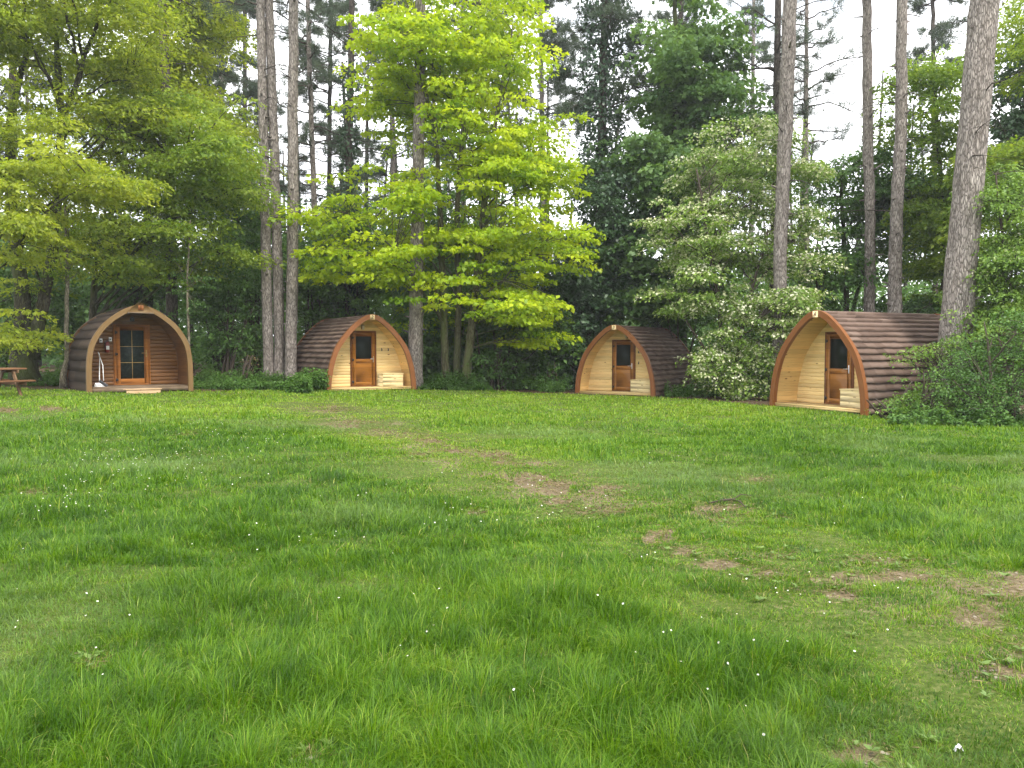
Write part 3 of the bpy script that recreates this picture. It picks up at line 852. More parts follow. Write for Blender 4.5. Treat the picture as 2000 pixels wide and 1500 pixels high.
storage_box(pod2, 'pale slatted storage box right of the door on pod 2')
storage_box(pod3, 'pale slatted storage box at the foot of the door on pod 3')
storage_box(pod4, 'pale slatted storage box at the foot of the door on pod 4')

# --- things in and before pod 1
Mx = pod1[1]; fz = pod1[2]
e = empty('door_step', Mx @ Vector((-.02, -.22, -.02)), 'low wooden step on the grass in front of pod 1', 'step', None, Mx.to_euler().z)
for s_ in (-.15, .003):
    mb = MB(); mb.bbox(-.5, .5, s_, s_ + .147, .115, .145, .005); mb.build('tread', M['step_wood'], e)
mb = MB(); mb.bbox(-.47, .47, -.13, -.1, -.1, .113, .004); mb.build('riser', M['step_wood'], e)
for s_ in (-.44, .44):
    mb = MB(); mb.box(s_ - .02, s_ + .02, -.09, .14, -.1, .113); mb.build('side_board', M['deck_old'], e)

px_ = -1.02
e = empty('dustpan', Mx @ Vector((px_, .42, fz)), 'white long-handled dustpan standing on the porch of pod 1', 'dustpan', None, Mx.to_euler().z)
mb = MB()
mb.add([(-.13, -.12, 0), (.15, -.12, 0), (.15, .1, 0), (-.13, .1, 0), (-.13, -.12, .012), (.15, -.12, .012), (.15, .1, .04), (-.13, .1, .04)],
       q=[(0, 3, 2, 1), (4, 5, 6, 7), (0, 1, 5, 4), (1, 2, 6, 5), (2, 3, 7, 6), (3, 0, 4, 7)])
mb.bbox(-.13, .15, .1, .115, 0, .11, .005); mb.bbox(-.142, -.131, -.09, .115, 0, .07, .004); mb.bbox(.151, .162, -.09, .115, 0, .07, .004)
mb.build('pan', M['white_plastic'], e)
mb = MB(); mb.tube([(0, .13, .1), (.01, .2, .3), (.06, .36, .86), (.05, .37, .95), (.03, .36, .99)], [.018, .013, .013, .016, .016], 8); mb.build('handle', M['white_plastic'], e)
e = empty('hand_broom', Mx @ Vector((px_ + .02, .36, fz + .02)), 'long-handled brush with black bristles leaning with the dustpan in pod 1', 'broom', None, Mx.to_euler().z)
mb = MB(); mb.tube([(.05, .0, .16), (.08, .22, .6), (.0, .42, 1.0)], .012, 8); mb.build('handle', M['white_plastic'], e)
Mr = Matrix.Translation((.04, -.04, .08)) @ Matrix.Rotation(R(38), 4, 'Y')
mb = MB(); mb.bbox(-.13, .13, -.035, .035, -.05, .03, .008, M=Mr); mb.build('bristle_head', M['grey_plastic'], e)

wallx = -.70
e = empty('fire_extinguisher', Mx @ Vector((wallx, 1.035, fz + 1.0)), 'small red fire extinguisher hung on the wall left of the pod 1 door', 'fire extinguisher', None, Mx.to_euler().z)
mb = MB(); mb.tube([(0, 0, 0), (0, 0, .02), (0, 0, .25), (0, 0, .3), (0, 0, .33)], [.05, .06, .06, .045, .02], 14); mb.build('cylinder', M['red_paint'], e, smooth=True)
mb = MB(); mb.bbox(-.02, .02, -.05, .02, .33, .36, .004); mb.tube([(0, -.03, .34), (-.07, -.04, .3), (-.075, -.03, .12)], .01, 6); mb.build('valve', M['black_metal'], e)
mb = MB(); mb.box(-.045, .045, -.063, -.058, .09, .2); mb.build('instruction_label', M['white_plastic'], e)
for (x, z, w, lab) in ((-.86, 1.36, .045, 'small white notice on the pod 1 wall, farther from the door'), (-.60, 1.40, .04, 'small white notice above the fire extinguisher on pod 1')):
    e = empty('wall_notice', Mx @ Vector((x, 1.09, fz + z)), lab, 'notice', None, Mx.to_euler().z)
    mb = MB(); mb.bbox(-w, w, -.006, 0, -.06, .06, .002); mb.build('sheet', M['white_plastic'], e)
    mb = MB(); mb.box(-w * .5, w * .5, -.009, -.0065, -.02, .02); mb.build('pictogram', M['grey_plastic'], e)

# ------------------------------------------------------------------ picnic table
a = R(60); ax = np.array([math.cos(a), math.sin(a)]); ac = np.array([math.sin(a), -math.cos(a)])
send = W(64, 744, 21.3)
C = send[:2] - ax * .9 - ac * .62
e = empty('picnic_table', (C[0], C[1], float(gz(C[0], C[1]))), 'weathered brown picnic table with attached benches at the left edge of the lawn', 'picnic table', None, a)
mb = MB()
for k in range(5):
    y = -.36 + k * .146
    mb.bbox(-.9, .9, y, y + .138, .70, .742, .005)
    mb.UV[-1] = mb.V[-1][:, [0, 1]] + .4
mb.build('tabletop', M['table_wood'], e)
for s in (-1, 1):
    mb = MB()
    for k in (0, 1):
        y = s * (.62 + (k - .5) * .15)
        mb.bbox(-.9, .9, y - .07, y + .07, .385, .425, .005); mb.UV[-1] = mb.V[-1][:, [0, 1]] + 1
    mb.build('bench', M['table_wood'], e)
for x in (-.6, .6):
    for s in (-1, 1):
        mb = MB(); L_ = math.hypot(.70, .42); ang = math.atan2(.42, .70) * s
        Mr = Matrix.Translation((x + .02 * s, s * .21 + s * .02, 0)) @ Matrix.Rotation(0, 4, 'X')
        v0, v1 = (x, s * .62, -.03), (x, s * .22, .70)
        dv = Vector(v1) - Vector(v0); rot = dv.to_track_quat('Z', 'X').to_matrix().to_4x4()
        mb.bbox(-.05, .05, -.022, .022, 0, dv.length, .004, M=Matrix.Translation(v0) @ rot)
        mb.build('leg', M['table_leg'], e)
    mb = MB(); mb.bbox(x + .055, x + .095, -.72, .72, .29, .383, .004); mb.bbox(x + .055, x + .095, -.36, .36, .61, .698, .004); mb.build('cross_beam', M['table_leg'], e)

# ------------------------------------------------------------------ grass and daisies
mb = MB()
for args in ((400000, 2.5, 7.0, 1.0, .86, .0015, .00044, 101), (380000, 5.5, 15, 1.2, .92, .0024, .0006, 102), (300000, 12, 31, 0.8, 1.0, .004, .0008, 103), (260000, 2.5, 15, 1.05, 1.0, .0022, .0006, 104, True)):
    v, q, t, a_, uv_ = grass_field(*args); mb.add(v, q=q, t=t, a=a_, uv=uv_)
tag(mb.build('grass', M['grass']), 'long soft green grass covering the whole clearing', 'grass', kind='stuff')

# dead flat grass, broad weeds and small stones on the worn path
mb = MB(); r = np.random.default_rng(6)
pc = np.array([(p[0], p[1], p[2], p[3], p[5]) for p in PW]); k = r.choice(len(pc), 15000, p=(pc[:, 2] * pc[:, 3]) ** .6 / ((pc[:, 2] * pc[:, 3]) ** .6).sum())
yy = pc[k, 1] + r.normal(0, .9, len(k)) * pc[k, 3]; xx = pc[k, 0] + r.normal(0, .8, len(k)) * pc[k, 2] + pc[k, 4] * (yy - pc[k, 1])
n = len(k); a_ = r.random(n) * 6.28
D = np.stack([np.cos(a_), np.sin(a_), r.normal(.12, .2, n)], 1)
leaf_quads(mb, np.stack([xx, yy, gz(xx, yy) + r.uniform(-.01, .02, n)], 1), D, np.array([0, 0, 1.0]) + r.normal(0, .5, (n, 3)), r.uniform(.02, .08, n), .003 + .0005 * yy, r.random(n), 0)
tag(mb.build('dead_grass', M['thatch']), 'flat straw-coloured dead grass on the worn path', 'dead grass', kind='stuff')
mb = MB(); ks = r.choice(len(pc), 230)
for q in ks:
    y_ = pc[q, 1] + r.normal(0, 1.2) * pc[q, 3]; x_ = pc[q, 0] + r.normal(0, 1.1) * pc[q, 2] + pc[q, 4] * (y_ - pc[q, 1])
    if y_ > 14: continue
    z_ = float(gz(x_, y_)); m_ = r.integers(5, 10); a_ = r.random(m_) * 6.28; ln = r.uniform(.02, .05)
    leaf_quads(mb, np.tile([x_, y_, z_ + .012], (m_, 1)), np.stack([np.cos(a_), np.sin(a_), r.uniform(.15, .7, m_)], 1), np.array([0, 0, 1.0]) + r.normal(0, .2, (m_, 3)), ln * r.uniform(.7, 1.2, m_), ln * .5, r.uniform(.2, .8) + r.normal(0, .1, m_), .05)
tag(mb.build('weeds', M['lf_weed']), 'small broad-leaved weeds at the edges of the worn path', 'weeds', kind='stuff')
mb = MB(); ks = r.choice(len(pc), 420)
for q in ks:
    y_ = pc[q, 1] + r.normal(0, .5) * pc[q, 3]; x_ = pc[q, 0] + r.normal(0, .5) * pc[q, 2] + pc[q, 4] * (y_ - pc[q, 1])
    s_ = r.uniform(.004, .013) * (1 + .02 * y_); z_ = float(gz(x_, y_)) - .004; th = np.arange(6) * np.pi / 3
    rim = np.stack([x_ + np.cos(th) * s_ * r.uniform(.7, 1.2, 6), y_ + np.sin(th) * s_ * r.uniform(.7, 1.2, 6), np.full(6, z_) + r.uniform(0, s_ * .3, 6)], 1)
    v = np.vstack([rim, [[x_ + r.normal(0, s_ * .2), y_, z_ + s_ * r.uniform(.5, .8)]]])
    mb.add(v, t=[(i, (i + 1) % 6, 6) for i in range(6)], a=r.random())
tag(mb.build('pebbles', M['stone']), 'small pale stones lying in the worn soil', 'stones', kind='stuff')

mb = MB(); r = np.random.default_rng(5)
spots = []
CL = [(270, 925, 190, 40, 150), (150, 985, 120, 50, 50), (480, 870, 150, 30, 60), (1000, 960, 60, 25, 22), (1090, 1000, 120, 60, 25), (1280, 1105, 25, 8, 9), (860, 1030, 80, 30, 30), (1310, 900, 120, 40, 30),
      (640, 1050, 300, 120, 60), (1500, 1200, 300, 120, 40), (200, 1250, 200, 120, 20), (1400, 1350, 300, 100, 14), (300, 830, 200, 20, 50), (1700, 1010, 150, 30, 14), (900, 1250, 300, 120, 18)]
for (px, py, rx, ry, n) in CL:
    for _ in range(int(n * (.75 if py < 1000 and px < 700 else .42))):
        x_, y_ = px + r.normal() * rx * .55, py + r.normal() * ry * .6
        if y_ > 790: spots.append(GP(x_, y_))
for (px, py) in ((1455, 1418), (1382, 1393), (1487, 1465), (37, 1106), (40, 1258), (192, 1289), (1330, 1323), (1480, 1374), (1618, 1250), (845, 1250), (1525, 1178), (1575, 1165), (1430, 1160), (1700, 1190), (1745, 1195), (1375, 1260)):
    spots.append(GP(px, py))
for p in spots:
    hgt = r.uniform(.07, .15); sz = r.uniform(.0036, .0062) * (1 + .02 * p[1])
    lean = r.normal(0, .02, 2); top = p + np.array([lean[0], lean[1], hgt])
    nrm = np.array([r.normal(0, .35), -.45 + r.normal(0, .3), 1]); nrm /= np.linalg.norm(nrm)
    t1 = np.cross(nrm, [1, 0, 0]); t1 /= np.linalg.norm(t1); t2 = np.cross(nrm, t1)
    th = np.arange(16) * np.pi / 8; rad = np.where(np.arange(16) % 2 == 0, sz, sz * .72)
    rim = top + (np.cos(th) * rad)[:, None] * t1 + (np.sin(th) * rad)[:, None] * t2 + nrm * sz * .15
    v = np.vstack([rim, top]); mb.add(v, t=[(i, (i + 1) % 16, 16) for i in range(16)], a=r.uniform(0, .5))
    th = np.arange(6) * np.pi / 3
    v = np.vstack([top + nrm * sz * .2 + sz * .33 * (np.cos(th)[:, None] * t1 + np.sin(th)[:, None] * t2), top + nrm * sz * .42]); mb.add(v, t=[(i, (i + 1) % 6, 6) for i in range(6)], a=1.0)
tag(mb.build('daisies', M['petal']), 'tiny white daisies scattered through the grass', 'flowers', kind='stuff')

# ------------------------------------------------------------------ trees
def bez(p0, p1, p2, n):
    t = np.linspace(0, 1, n)[:, None]
    return (1 - t) ** 2 * p0 + 2 * t * (1 - t) * p1 + t * t * p2


def spray_leaves(mb, r, centers, outs, rad, per, leaf, droop, thick, tint0, tvar, upb=0.75, wratio=.62, jit=.45):
    """Flat leafy sprays (fans of twigs) at the branch ends."""
    m = len(centers)
    idx = np.repeat(np.arange(m), per); n = len(idx)
    rr = np.sqrt(r.random(n)); th = r.random(n) * 2 * np.pi
    ra = np.broadcast_to(rad, (m,))[idx]
    o = outs[idx]
    side = np.stack([-o[:, 1], o[:, 0], np.zeros(n)], 1)
    side /= np.linalg.norm(side, axis=1)[:, None] + 1e-9
    # gather leaves along a few twigs so that gaps open inside the spray
    tw = np.round(th / (2 * np.pi) * 7) / 7 * 2 * np.pi
    th = tw + r.normal(0, .16, n) / np.maximum(rr, .25)
    lx = np.cos(th) * rr * ra * 1.25; ly = np.sin(th) * rr * ra * .85
    dz = -droop * rr ** 2 * ra * (0.6 + .4 * np.cos(th)) + r.normal(0, thick, n) * ra
    P = centers[idx] + o * lx[:, None] + side * ly[:, None]; P[:, 2] += dz
    D = o * np.cos(th)[:, None] + side * np.sin(th)[:, None] + r.normal(0, .5, (n, 3)); D[:, 2] -= .25 + droop * .4
    Nn = np.array([0, 0, upb]) + r.normal(0, jit, (n, 3))
    ln = leaf * r.uniform(.5, 1.4, n)
    ts = r.normal(0, tvar, m)[idx]
    t = tint0 + ts + r.normal(0, .13, n)
    leaf_quads(mb, P, D, Nn, ln, ln * wratio, t)


def E(x0, x1, y0, y1, d, ry=None, w=1.0):
    """Ellipsoid of foliage covering a pixel box of the photo at distance d."""
    a = W(x0, (y0 + y1) / 2, d); b_ = W(x1, (y0 + y1) / 2, d); c = W((x0 + x1) / 2, y0, d); e = W((x0 + x1) / 2, y1, d)
    rx = abs(b_[0] - a[0]) / 2; rz = abs(c[2] - e[2]) / 2
    return ((a[0] + b_[0]) / 2, d, (c[2] + e[2]) / 2, rx, ry if ry else max(1.0, rx * .9), rz, w)


def px_line(pts, d):
    """Stem given by photo pixels: (px, py, width in px[, depth offset])."""
    P, r_ = [], []
    for q in pts:
        dd = d + (q[3] if len(q) > 3 else 0)
        P.append(W(q[0], q[1], dd)); r_.append(q[2] / F * dd / 2)
    return np.array(P), np.array(r_)


def densify(P, r_, step=0.5, wob=0.02, seed=0):
    rr = np.random.default_rng(seed)
    L = np.concatenate([[0], np.cumsum(np.linalg.norm(np.diff(P, axis=0), axis=1))])
    n = max(3, int(L[-1] / step) + 1)
    s = np.linspace(0, L[-1], n)
    o = np.stack([np.interp(s, L, P[:, i]) for i in range(3)], 1)
    # smooth
    for _ in range(2):
        o[1:-1] = (o[:-2] + 2 * o[1:-1] + o[2:]) / 4
    o[1:-1, :2] += rr.normal(0, wob, (n - 2, 2))
    return o, np.interp(s, L, r_)


def broadleaf(name, label, cat, base, stems, crown, n_spray, per, rad, leaf, mat, bark, seed, droop=.35, thick=.1, tint0=.5, tvar=.16,
              n_limb=14, group=None, blossom=None, shell=.45, upb=.75, wratio=.62, minz=None, limb_r=.05, low=0.25, jit=.45):
    r = np.random.default_rng(seed)
    base = np.array(base, float)
    root = empty(name, base, label, cat, group)
    tb = MB(); paths = []
    for (P, rd) in stems:
        P, rd = densify(np.array(P, float), np.array(rd, float), .45, .015, seed)
        flare = 1 + .35 * np.exp(-np.maximum(P[:, 2] - base[2], 0) / .35) * (np.abs(P[0, 2] - base[2]) < .6)
        tb.tube(P, rd * flare, 10, wob=.03)
        paths.append((P, rd))
    tb.build('trunk', bark, root, smooth=True, offset=base)
    cr = [list(c) for c in crown]
    for c in list(cr):                    # boughs that stand out of the main masses
        for _ in range(9):
            dv = r.normal(size=3); dv /= np.linalg.norm(dv); f = r.uniform(.22, .42)
            cr.append([c[0] + dv[0] * c[3] * .84, c[1] + dv[1] * c[4] * .84, c[2] + dv[2] * c[5] * .86 - .1 * c[5] * abs(dv[0]), c[3] * f * 1.25, c[4] * f * 1.25, c[5] * f * .85, c[6] * 1.7])
    cr = np.array(cr, float)
    vol = cr[:, 3] * cr[:, 5] * cr[:, 6]
    which = r.choice(len(cr), n_spray, p=vol / vol.sum())
    d = r.normal(size=(n_spray, 3)); d /= np.linalg.norm(d, axis=1)[:, None]
    rr = r.random(n_spray) ** shell * (1 + r.normal(0, .12, n_spray))
    C = cr[which, :3] + d * rr[:, None] * cr[which, 3:6]
    C[:, 2] += (vnoise(C[:, 0] * .8, C[:, 1] * .8, seed) - .5) * .5
    gzv = gz(C[:, 0], C[:, 1]) + (0.3 if minz is None else minz)
    C = C[C[:, 2] > gzv]
    for (qx, qy, ax_, ay_, w_, L_) in PODS_CLEAR:
        al = (C[:, 0] - qx) * ax_ + (C[:, 1] - qy) * ay_; ac_ = np.abs((C[:, 0] - qx) * ay_ - (C[:, 1] - qy) * ax_)
        C = C[~((al > -.6) & (al < L_ + .3) & (ac_ < w_ + .4) & (C[:, 2] < gz(C[:, 0], C[:, 1]) + 3.0))]
    n_spray = len(C)
    allP = np.vstack([p for p, _ in paths]); allR = np.concatenate([q for _, q in paths])
    ctr = np.array([allP[:, 0].mean(), allP[:, 1].mean()])
    # limbs: from a stem up and out to points in the crown, then twigs from the limbs to the sprays
    bm_ = MB()
    far_i = r.choice(n_spray, min(n_limb, n_spray), replace=False)
    zb = base[2]
    limbs = []
    for k in far_i:
        tgt = C[k] * .85 + .15 * np.array([ctr[0], ctr[1], C[k][2]])
        dxy = np.hypot(allP[:, 0] - tgt[0], allP[:, 1] - tgt[1])
        want = np.maximum(zb + (tgt[2] - zb) * low, tgt[2] - dxy * .75 - .3)
        cost = np.abs(allP[:, 2] - want) + .35 * dxy
        j = int(np.argmin(cost)); s0 = allP[j]
        midp = (s0 * .45 + tgt * .55); midp[2] += .12 * np.linalg.norm(tgt - s0)
        Lb = bez(s0, midp, tgt, 9)
        Lb[1:-1] += r.normal(0, .05, (7, 3))
        r0 = min(allR[j] * .6, limb_r * (0.5 + .16 * np.linalg.norm(tgt - s0)))
        bm_.tube(Lb, np.linspace(r0, .012, 9), 6, cap=False)
        limbs.append(Lb)
    nodes = np.vstack([l[3:] for l in limbs] + [allP[len(allP) // 2:]])
    for k in range(n_spray):
        dd = np.linalg.norm(nodes - C[k], axis=1) + np.maximum(nodes[:, 2] - C[k][2], 0) * .8
        s0 = nodes[int(np.argmin(dd))]
        ln = np.linalg.norm(C[k] - s0)
        if ln > 3.2 or ln < .15: continue
        mid = (s0 + C[k]) / 2; mid[2] += .14 * ln
        bm_.tube(bez(s0, mid, C[k], 5), np.linspace(.008 + .005 * ln, .005, 5), 4, cap=False)
    bm_.build('branches', bark, root, smooth=True, offset=base)
    o = C - np.array([ctr[0], ctr[1], 0]); o[:, 2] = 0
    o /= np.linalg.norm(o, axis=1)[:, None] + 1e-6
    o += r.normal(0, .35, o.shape) * [1, 1, 0]; o /= np.linalg.norm(o, axis=1)[:, None] + 1e-6
    radv = rad * r.uniform(.65, 1.35, n_spray)
    lb = MB()
    spray_leaves(lb, r, C, o, radv, per, leaf, droop, thick, tint0, tvar, upb, wratio, jit)
    lb.build('crown', mat, root, offset=base)
    if blossom:
        frac, perb, size = blossom
        sel = r.random(n_spray) < frac * (0.4 + 1.2 * vnoise(C[:, 0] * .9, C[:, 2] * .9, seed + 5))
        bb = MB()
        cs = C[sel].copy(); cs[:, 2] += .04
        spray_leaves(bb, r, cs, o[sel], radv[sel], perb, size, droop, thick * .8, .5, .25, 1.2, .9, .4)
        bb.build('blossom', M['lf_bloom'], root, offset=base)
    return root


def needle_clumps(mb, r, C, D, per, ln, wd, tint0=.5):
    m = len(C); idx = np.repeat(np.arange(m), per); n = len(idx)
    dirs = r.normal(size=(n, 3)) * .75 + D[idx] * .8; dirs[:, 2] += .25
    dirs /= np.linalg.norm(dirs, axis=1)[:, None]
    P0 = C[idx] + r.normal(0, .06, (n, 3))
    l = ln * r.uniform(.7, 1.2, n)
    S = np.cross(dirs, r.normal(size=(n, 3))); S /= np.linalg.norm(S, axis=1)[:, None]
    V = np.stack([P0 - S * wd / 2, P0 + S * wd / 2, P0 + dirs * l[:, None]], 1).reshape(-1, 3)
    k = np.arange(n)[:, None] * 3
    t = tint0 + r.normal(0, .18, m)[idx] + r.normal(0, .12, n)
    mb.add(V, t=k + np.array([[0, 1, 2]]), a=np.repeat(np.clip(t, 0, 1), 3))


def pine(label, line, d, seed, top=24.0, crown_z=13.0, n_br=26, br_len=2.6, dead_from=5.0, n_dead=12, bark='bark_pine', ivy=None, clump=(9, 26), stubs=40,
         group='tall pines of the wood', name='pine_tree', dead_len=1.3, cat='pine tree', flare_=.25, ndl_w=.016):
    r = np.random.default_rng(seed)
    P, rd = px_line(line, d)
    # continue down to the ground and up to the top
    dirn = (P[-1] - P[0]); dirn /= dirn[2]
    g0 = P[0] + 0
    zg = float(gz(P[0][0], P[0][1]))
    if P[0][2] > zg + .05:
        g0 = P[0] + dirn * (zg - P[0][2] - .05)
        P = np.vstack([g0, P]); rd = np.concatenate([[rd[0] * 1.05], rd])
    else:
        P[0][2] = min(P[0][2], zg - .05)
    if P[-1][2] < top:
        n_ = 6
        t = np.linspace(0, 1, n_ + 1)[1:]
        up = P[-1] + dirn * ((top - P[-1][2]) * t)[:, None]
        P = np.vstack([P, up]); rd = np.concatenate([rd, rd[-1] * (1 - .9 * t ** 1.3)])
    base = P[0].copy(); base[2] = zg
    root = empty(name, base, label, cat, group)
    Pd, Rd = densify(P, rd, .5, .012, seed)
    fl = 1 + flare_ * np.exp(-np.maximum(Pd[:, 2] - zg, 0) / .5)
    tb = MB(); tb.tube(Pd, Rd * fl, 14, wob=.025)
    # snapped branch stubs and knots on the trunk
    L = Pd[:, 2]
    for _ in range(stubs):
        z = r.uniform(zg + 2.0, min(top * .75, 16)); a_ = r.random() * 2 * np.pi
        c = np.array([np.interp(z, L, Pd[:, 0]), np.interp(z, L, Pd[:, 1]), z]); rr = float(np.interp(z, L, Rd))
        dv = np.array([math.cos(a_), math.sin(a_), r.uniform(-.1, .5)])
        ln = r.choice([.03, .05, .08, .18, .35], p=[.3, .3, .2, .13, .07])
        tb.tube([c + dv * rr * .85, c + dv * (rr + ln * .5), c + dv * (rr + ln)], [.045, .03, .016], 5, a=1.0)
    tb.build('trunk', M[bark], root, smooth=True, offset=base)
    bm_ = MB(); nd = MB(); cents, dirs = [], []
    zs = np.sort(r.uniform(crown_z, top - .5, n_br))
    for z in zs:
        a_ = r.random() * 2 * np.pi
        c = np.array([np.interp(z, L, Pd[:, 0]), np.interp(z, L, Pd[:, 1]), z])
        q = (z - crown_z) / max(1, top - crown_z)
        ln = br_len * (1 - .65 * q) * r.uniform(.6, 1.25)
        h = np.array([math.cos(a_), math.sin(a_), 0])
        e_ = c + h * ln + np.array([0, 0, r.uniform(-.25, .35) * ln])
        m_ = c + h * ln * .5 + np.array([0, 0, r.uniform(-.05, .25) * ln])
        pth = bez(c, m_, e_, 7); pth[1:] += r.normal(0, .05, (6, 3))
        bm_.tube(pth, np.linspace(.045, .012, 7), 5, cap=False)
        nc = clump[0]
        for k in range(nc):
            t = r.uniform(.3, 1.0) ** .8
            p = bez(c, m_, e_, 21)[int(t * 20)]
            sd = np.array([-h[1], h[0], 0]) * r.normal(0, .28 * ln * t) + h * r.uniform(-.1, .25) + np.array([0, 0, r.normal(.08, .14)])
            q2 = p + sd
            bm_.tube([p, (p + q2) / 2 + [0, 0, .03], q2], [.012, .009, .005], 3, cap=False)
            for f in (1.0, .7):
                cents.append(p + sd * f + r.normal(0, .07, 3)); dirs.append(sd / (np.linalg.norm(sd) + 1e-6) * .7 + h * .5)
    for _ in range(n_dead):
        z = r.uniform(dead_from, crown_z + 1.5); a_ = r.random() * 2 * np.pi
        c = np.array([np.interp(z, L, Pd[:, 0]), np.interp(z, L, Pd[:, 1]), z])
        ln = dead_len * r.uniform(.5, 1.6); h = np.array([math.cos(a_), math.sin(a_), 0])
        e_ = c + h * ln + np.array([0, 0, r.uniform(-.45, .15) * ln]); m_ = c + h * ln * .5 + [0, 0, .12 * ln]
        pth = bez(c, m_, e_, 6); pth[1:] += r.normal(0, .03, (5, 3)); bm_.tube(pth, np.linspace(.026, .006, 6), 4, cap=False)
        for k in range(4):
            t = r.integers(2, 6); p = pth[t]; v = r.normal(size=3) * [.35, .35, .2] + h * .2; v[2] -= .1
            bm_.tube([p, p + v * .5 + r.normal(0, .02, 3), p + v], [.009, .006, .003], 3, cap=False)
    if bm_.n: bm_.build('branches', M['bark_pine_dark'], root, offset=base)
    if cents:
        needle_clumps(nd, r, np.array(cents), np.array(dirs), clump[1], .26, ndl_w)
        nd.build('crown', M['needles'], root, offset=base)
    if ivy:
        ib = MB()
        for (z0, z1, rad0, n_) in ivy:
            z = r.uniform(z0, z1, n_); a_ = r.random(n_) * 2 * np.pi
            bulge = .55 + .9 * vnoise(z * .9 + 3, a_ * 1.2, seed) ** 1.3
            rr = np.interp(z, L, Rd) + rad0 * bulge * r.random(n_) ** .5
            c = np.stack([np.interp(z, L, Pd[:, 0]) + np.cos(a_) * rr, np.interp(z, L, Pd[:, 1]) + np.sin(a_) * rr, z + r.normal(0, .15, n_)], 1)
            o = np.stack([np.cos(a_), np.sin(a_), np.zeros(n_)], 1)
            leaf_quads(ib, c, o * .4 + r.normal(0, .5, (n_, 3)) - [0, 0, .5], o + r.normal(0, .5, (n_, 3)) + [0, 0, .4], .15 * r.uniform(.7, 1.3, n_), .14, .5 + .3 * (bulge - 1) + r.normal(0, .15, n_))
        ib.build('ivy', M['lf_dark'], root, offset=base)
    return root


def shrub(name, label, cat, boxes, d, n, leaf, mat, seed, ry=None, stems=6, base_px=None, tint0=.5, tvar=.16, droop=.3, rad=.45, per=40, group=None, blossom=None, wratio=.6, bark='twig', shell=.4, thick=.16, jit=.6):
    cr = [E(*b_[:4], b_[4] if len(b_) > 4 else d, b_[5] if len(b_) > 5 else ry) for b_ in boxes]
    bp = GD(base_px if base_px is not None else (boxes[0][0] + boxes[0][1]) / 2, d)
    r = np.random.default_rng(seed)
    st = []
    for k in range(stems):
        c = cr[r.integers(len(cr))]
        t = np.array([c[0] + r.normal() * c[3] * .5, c[1] + r.normal() * c[4] * .4, max(bp[2] + .3, c[2] + c[5] * r.uniform(-.2, .7))])
        b0 = bp + [r.normal() * .25, r.normal() * .25, -.08]
        P = bez(b0, (b0 + t) / 2 + [0, 0, .25 * (t[2] - b0[2])], t, 7)
        st.append((P, np.linspace(.035 + .008 * (t[2] - b0[2]), .012, 7)))
    return broadleaf(name, label, cat, bp, st, cr, n, per, rad, leaf, mat, M[bark], seed, droop, thick, tint0, tvar, n_limb=10, group=group, blossom=blossom, minz=.12, wratio=wratio, limb_r=.03, low=.1, shell=shell, jit=jit)


# --- the three pines beside pod 2, and the other near pines
pine('grey-barked pine, leftmost of the three close together beside pod 2', [(524, 722, 19), (521, 560, 20), (516, 300, 18), (508, 0, 16)], 30.2, 1, crown_z=13.5, stubs=50)
pine('grey-barked pine, middle of the three close together beside pod 2', [(546, 722, 20), (543, 560, 20), (536, 300, 18), (525, 0, 16)], 30.4, 2, crown_z=14, stubs=50)
pine('pale straight pine, rightmost of the three close together beside pod 2', [(567, 722, 22), (571, 560, 22), (572, 300, 20), (573, 0, 18)], 29.9, 3, crown_z=14, stubs=50)
pine('slim pine rising behind the ridge of pod 2', [(622, 700, 13), (618, 600, 12), (615, 430, 11), (604, 120, 9), (601, 0, 8)], 37, 4, crown_z=10.5, dead_from=6, n_dead=26, n_br=30, dead_len=1.8)
pine('straight pine standing in front of the yellow-green maple', [(810, 742, 30), (813, 600, 27), (818, 300, 22), (821, 0, 19)], 29.6, 5, crown_z=14.5, stubs=60)
pine('thick dark pine trunk behind pod 1', [(336, 700, 24), (336, 620, 22), (335, 500, 21), (326, 250, 19), (318, 0, 17)], 31, 6, bark='bark_pine_dark', crown_z=13)
pine('pine rising through the white-flowered hawthorn', [(1522, 690, 25), (1525, 480, 25), (1534, 250, 27), (1543, 0, 26)], 27.2, 7, crown_z=14.5, stubs=70)
pine('thinner dark pine close behind the pine in the hawthorn', [(1508, 690, 14), (1512, 450, 14), (1516, 250, 13), (1519, 0, 12)], 35, 8, crown_z=12.5, bark='bark_pine_dark', n_br=26, dead_from=8)
pine('slender pine with low needled branches right of the hawthorn pine', [(1577, 700, 12), (1574, 310, 10), (1575, 110, 8), (1576, 0, 7)], 38, 9, top=22, crown_z=9.8, n_br=46, br_len=3.0, dead_from=7.5, n_dead=24, clump=(11, 26), dead_len=2.4)
pine('straight bare pine behind the roof of pod 4, nearer its number end', [(1697, 690, 21), (1700, 420, 19), (1695, 300, 20), (1693, 0, 17)], 30, 10, crown_z=15, dead_from=8, stubs=70)
pine('straight pine with many knots behind the middle of the pod 4 roof', [(1745, 680, 27), (1750, 450, 24), (1760, 250, 22), (1761, 0, 20)], 28.5, 11, crown_z=14.5, stubs=90)
pine('thickest pine, leaning, at the far end of pod 4', [(1862, 720, 66), (1872, 600, 58), (1896, 300, 53), (1923, 0, 52)], 20.6, 12, top=22, crown_z=12, stubs=40, flare_=.4)
pine('ivy-covered pine behind the left side of the maple', [(676, 700, 16), (682, 300, 13), (686, 90, 12), (687, 0, 11)], 37, 13, crown_z=14, bark='bark_pine_dark', ivy=[(0.5, 8.5, .55, 2600), (8.5, 14.5, .3, 900)], n_dead=18, dead_from=10, dead_len=2)
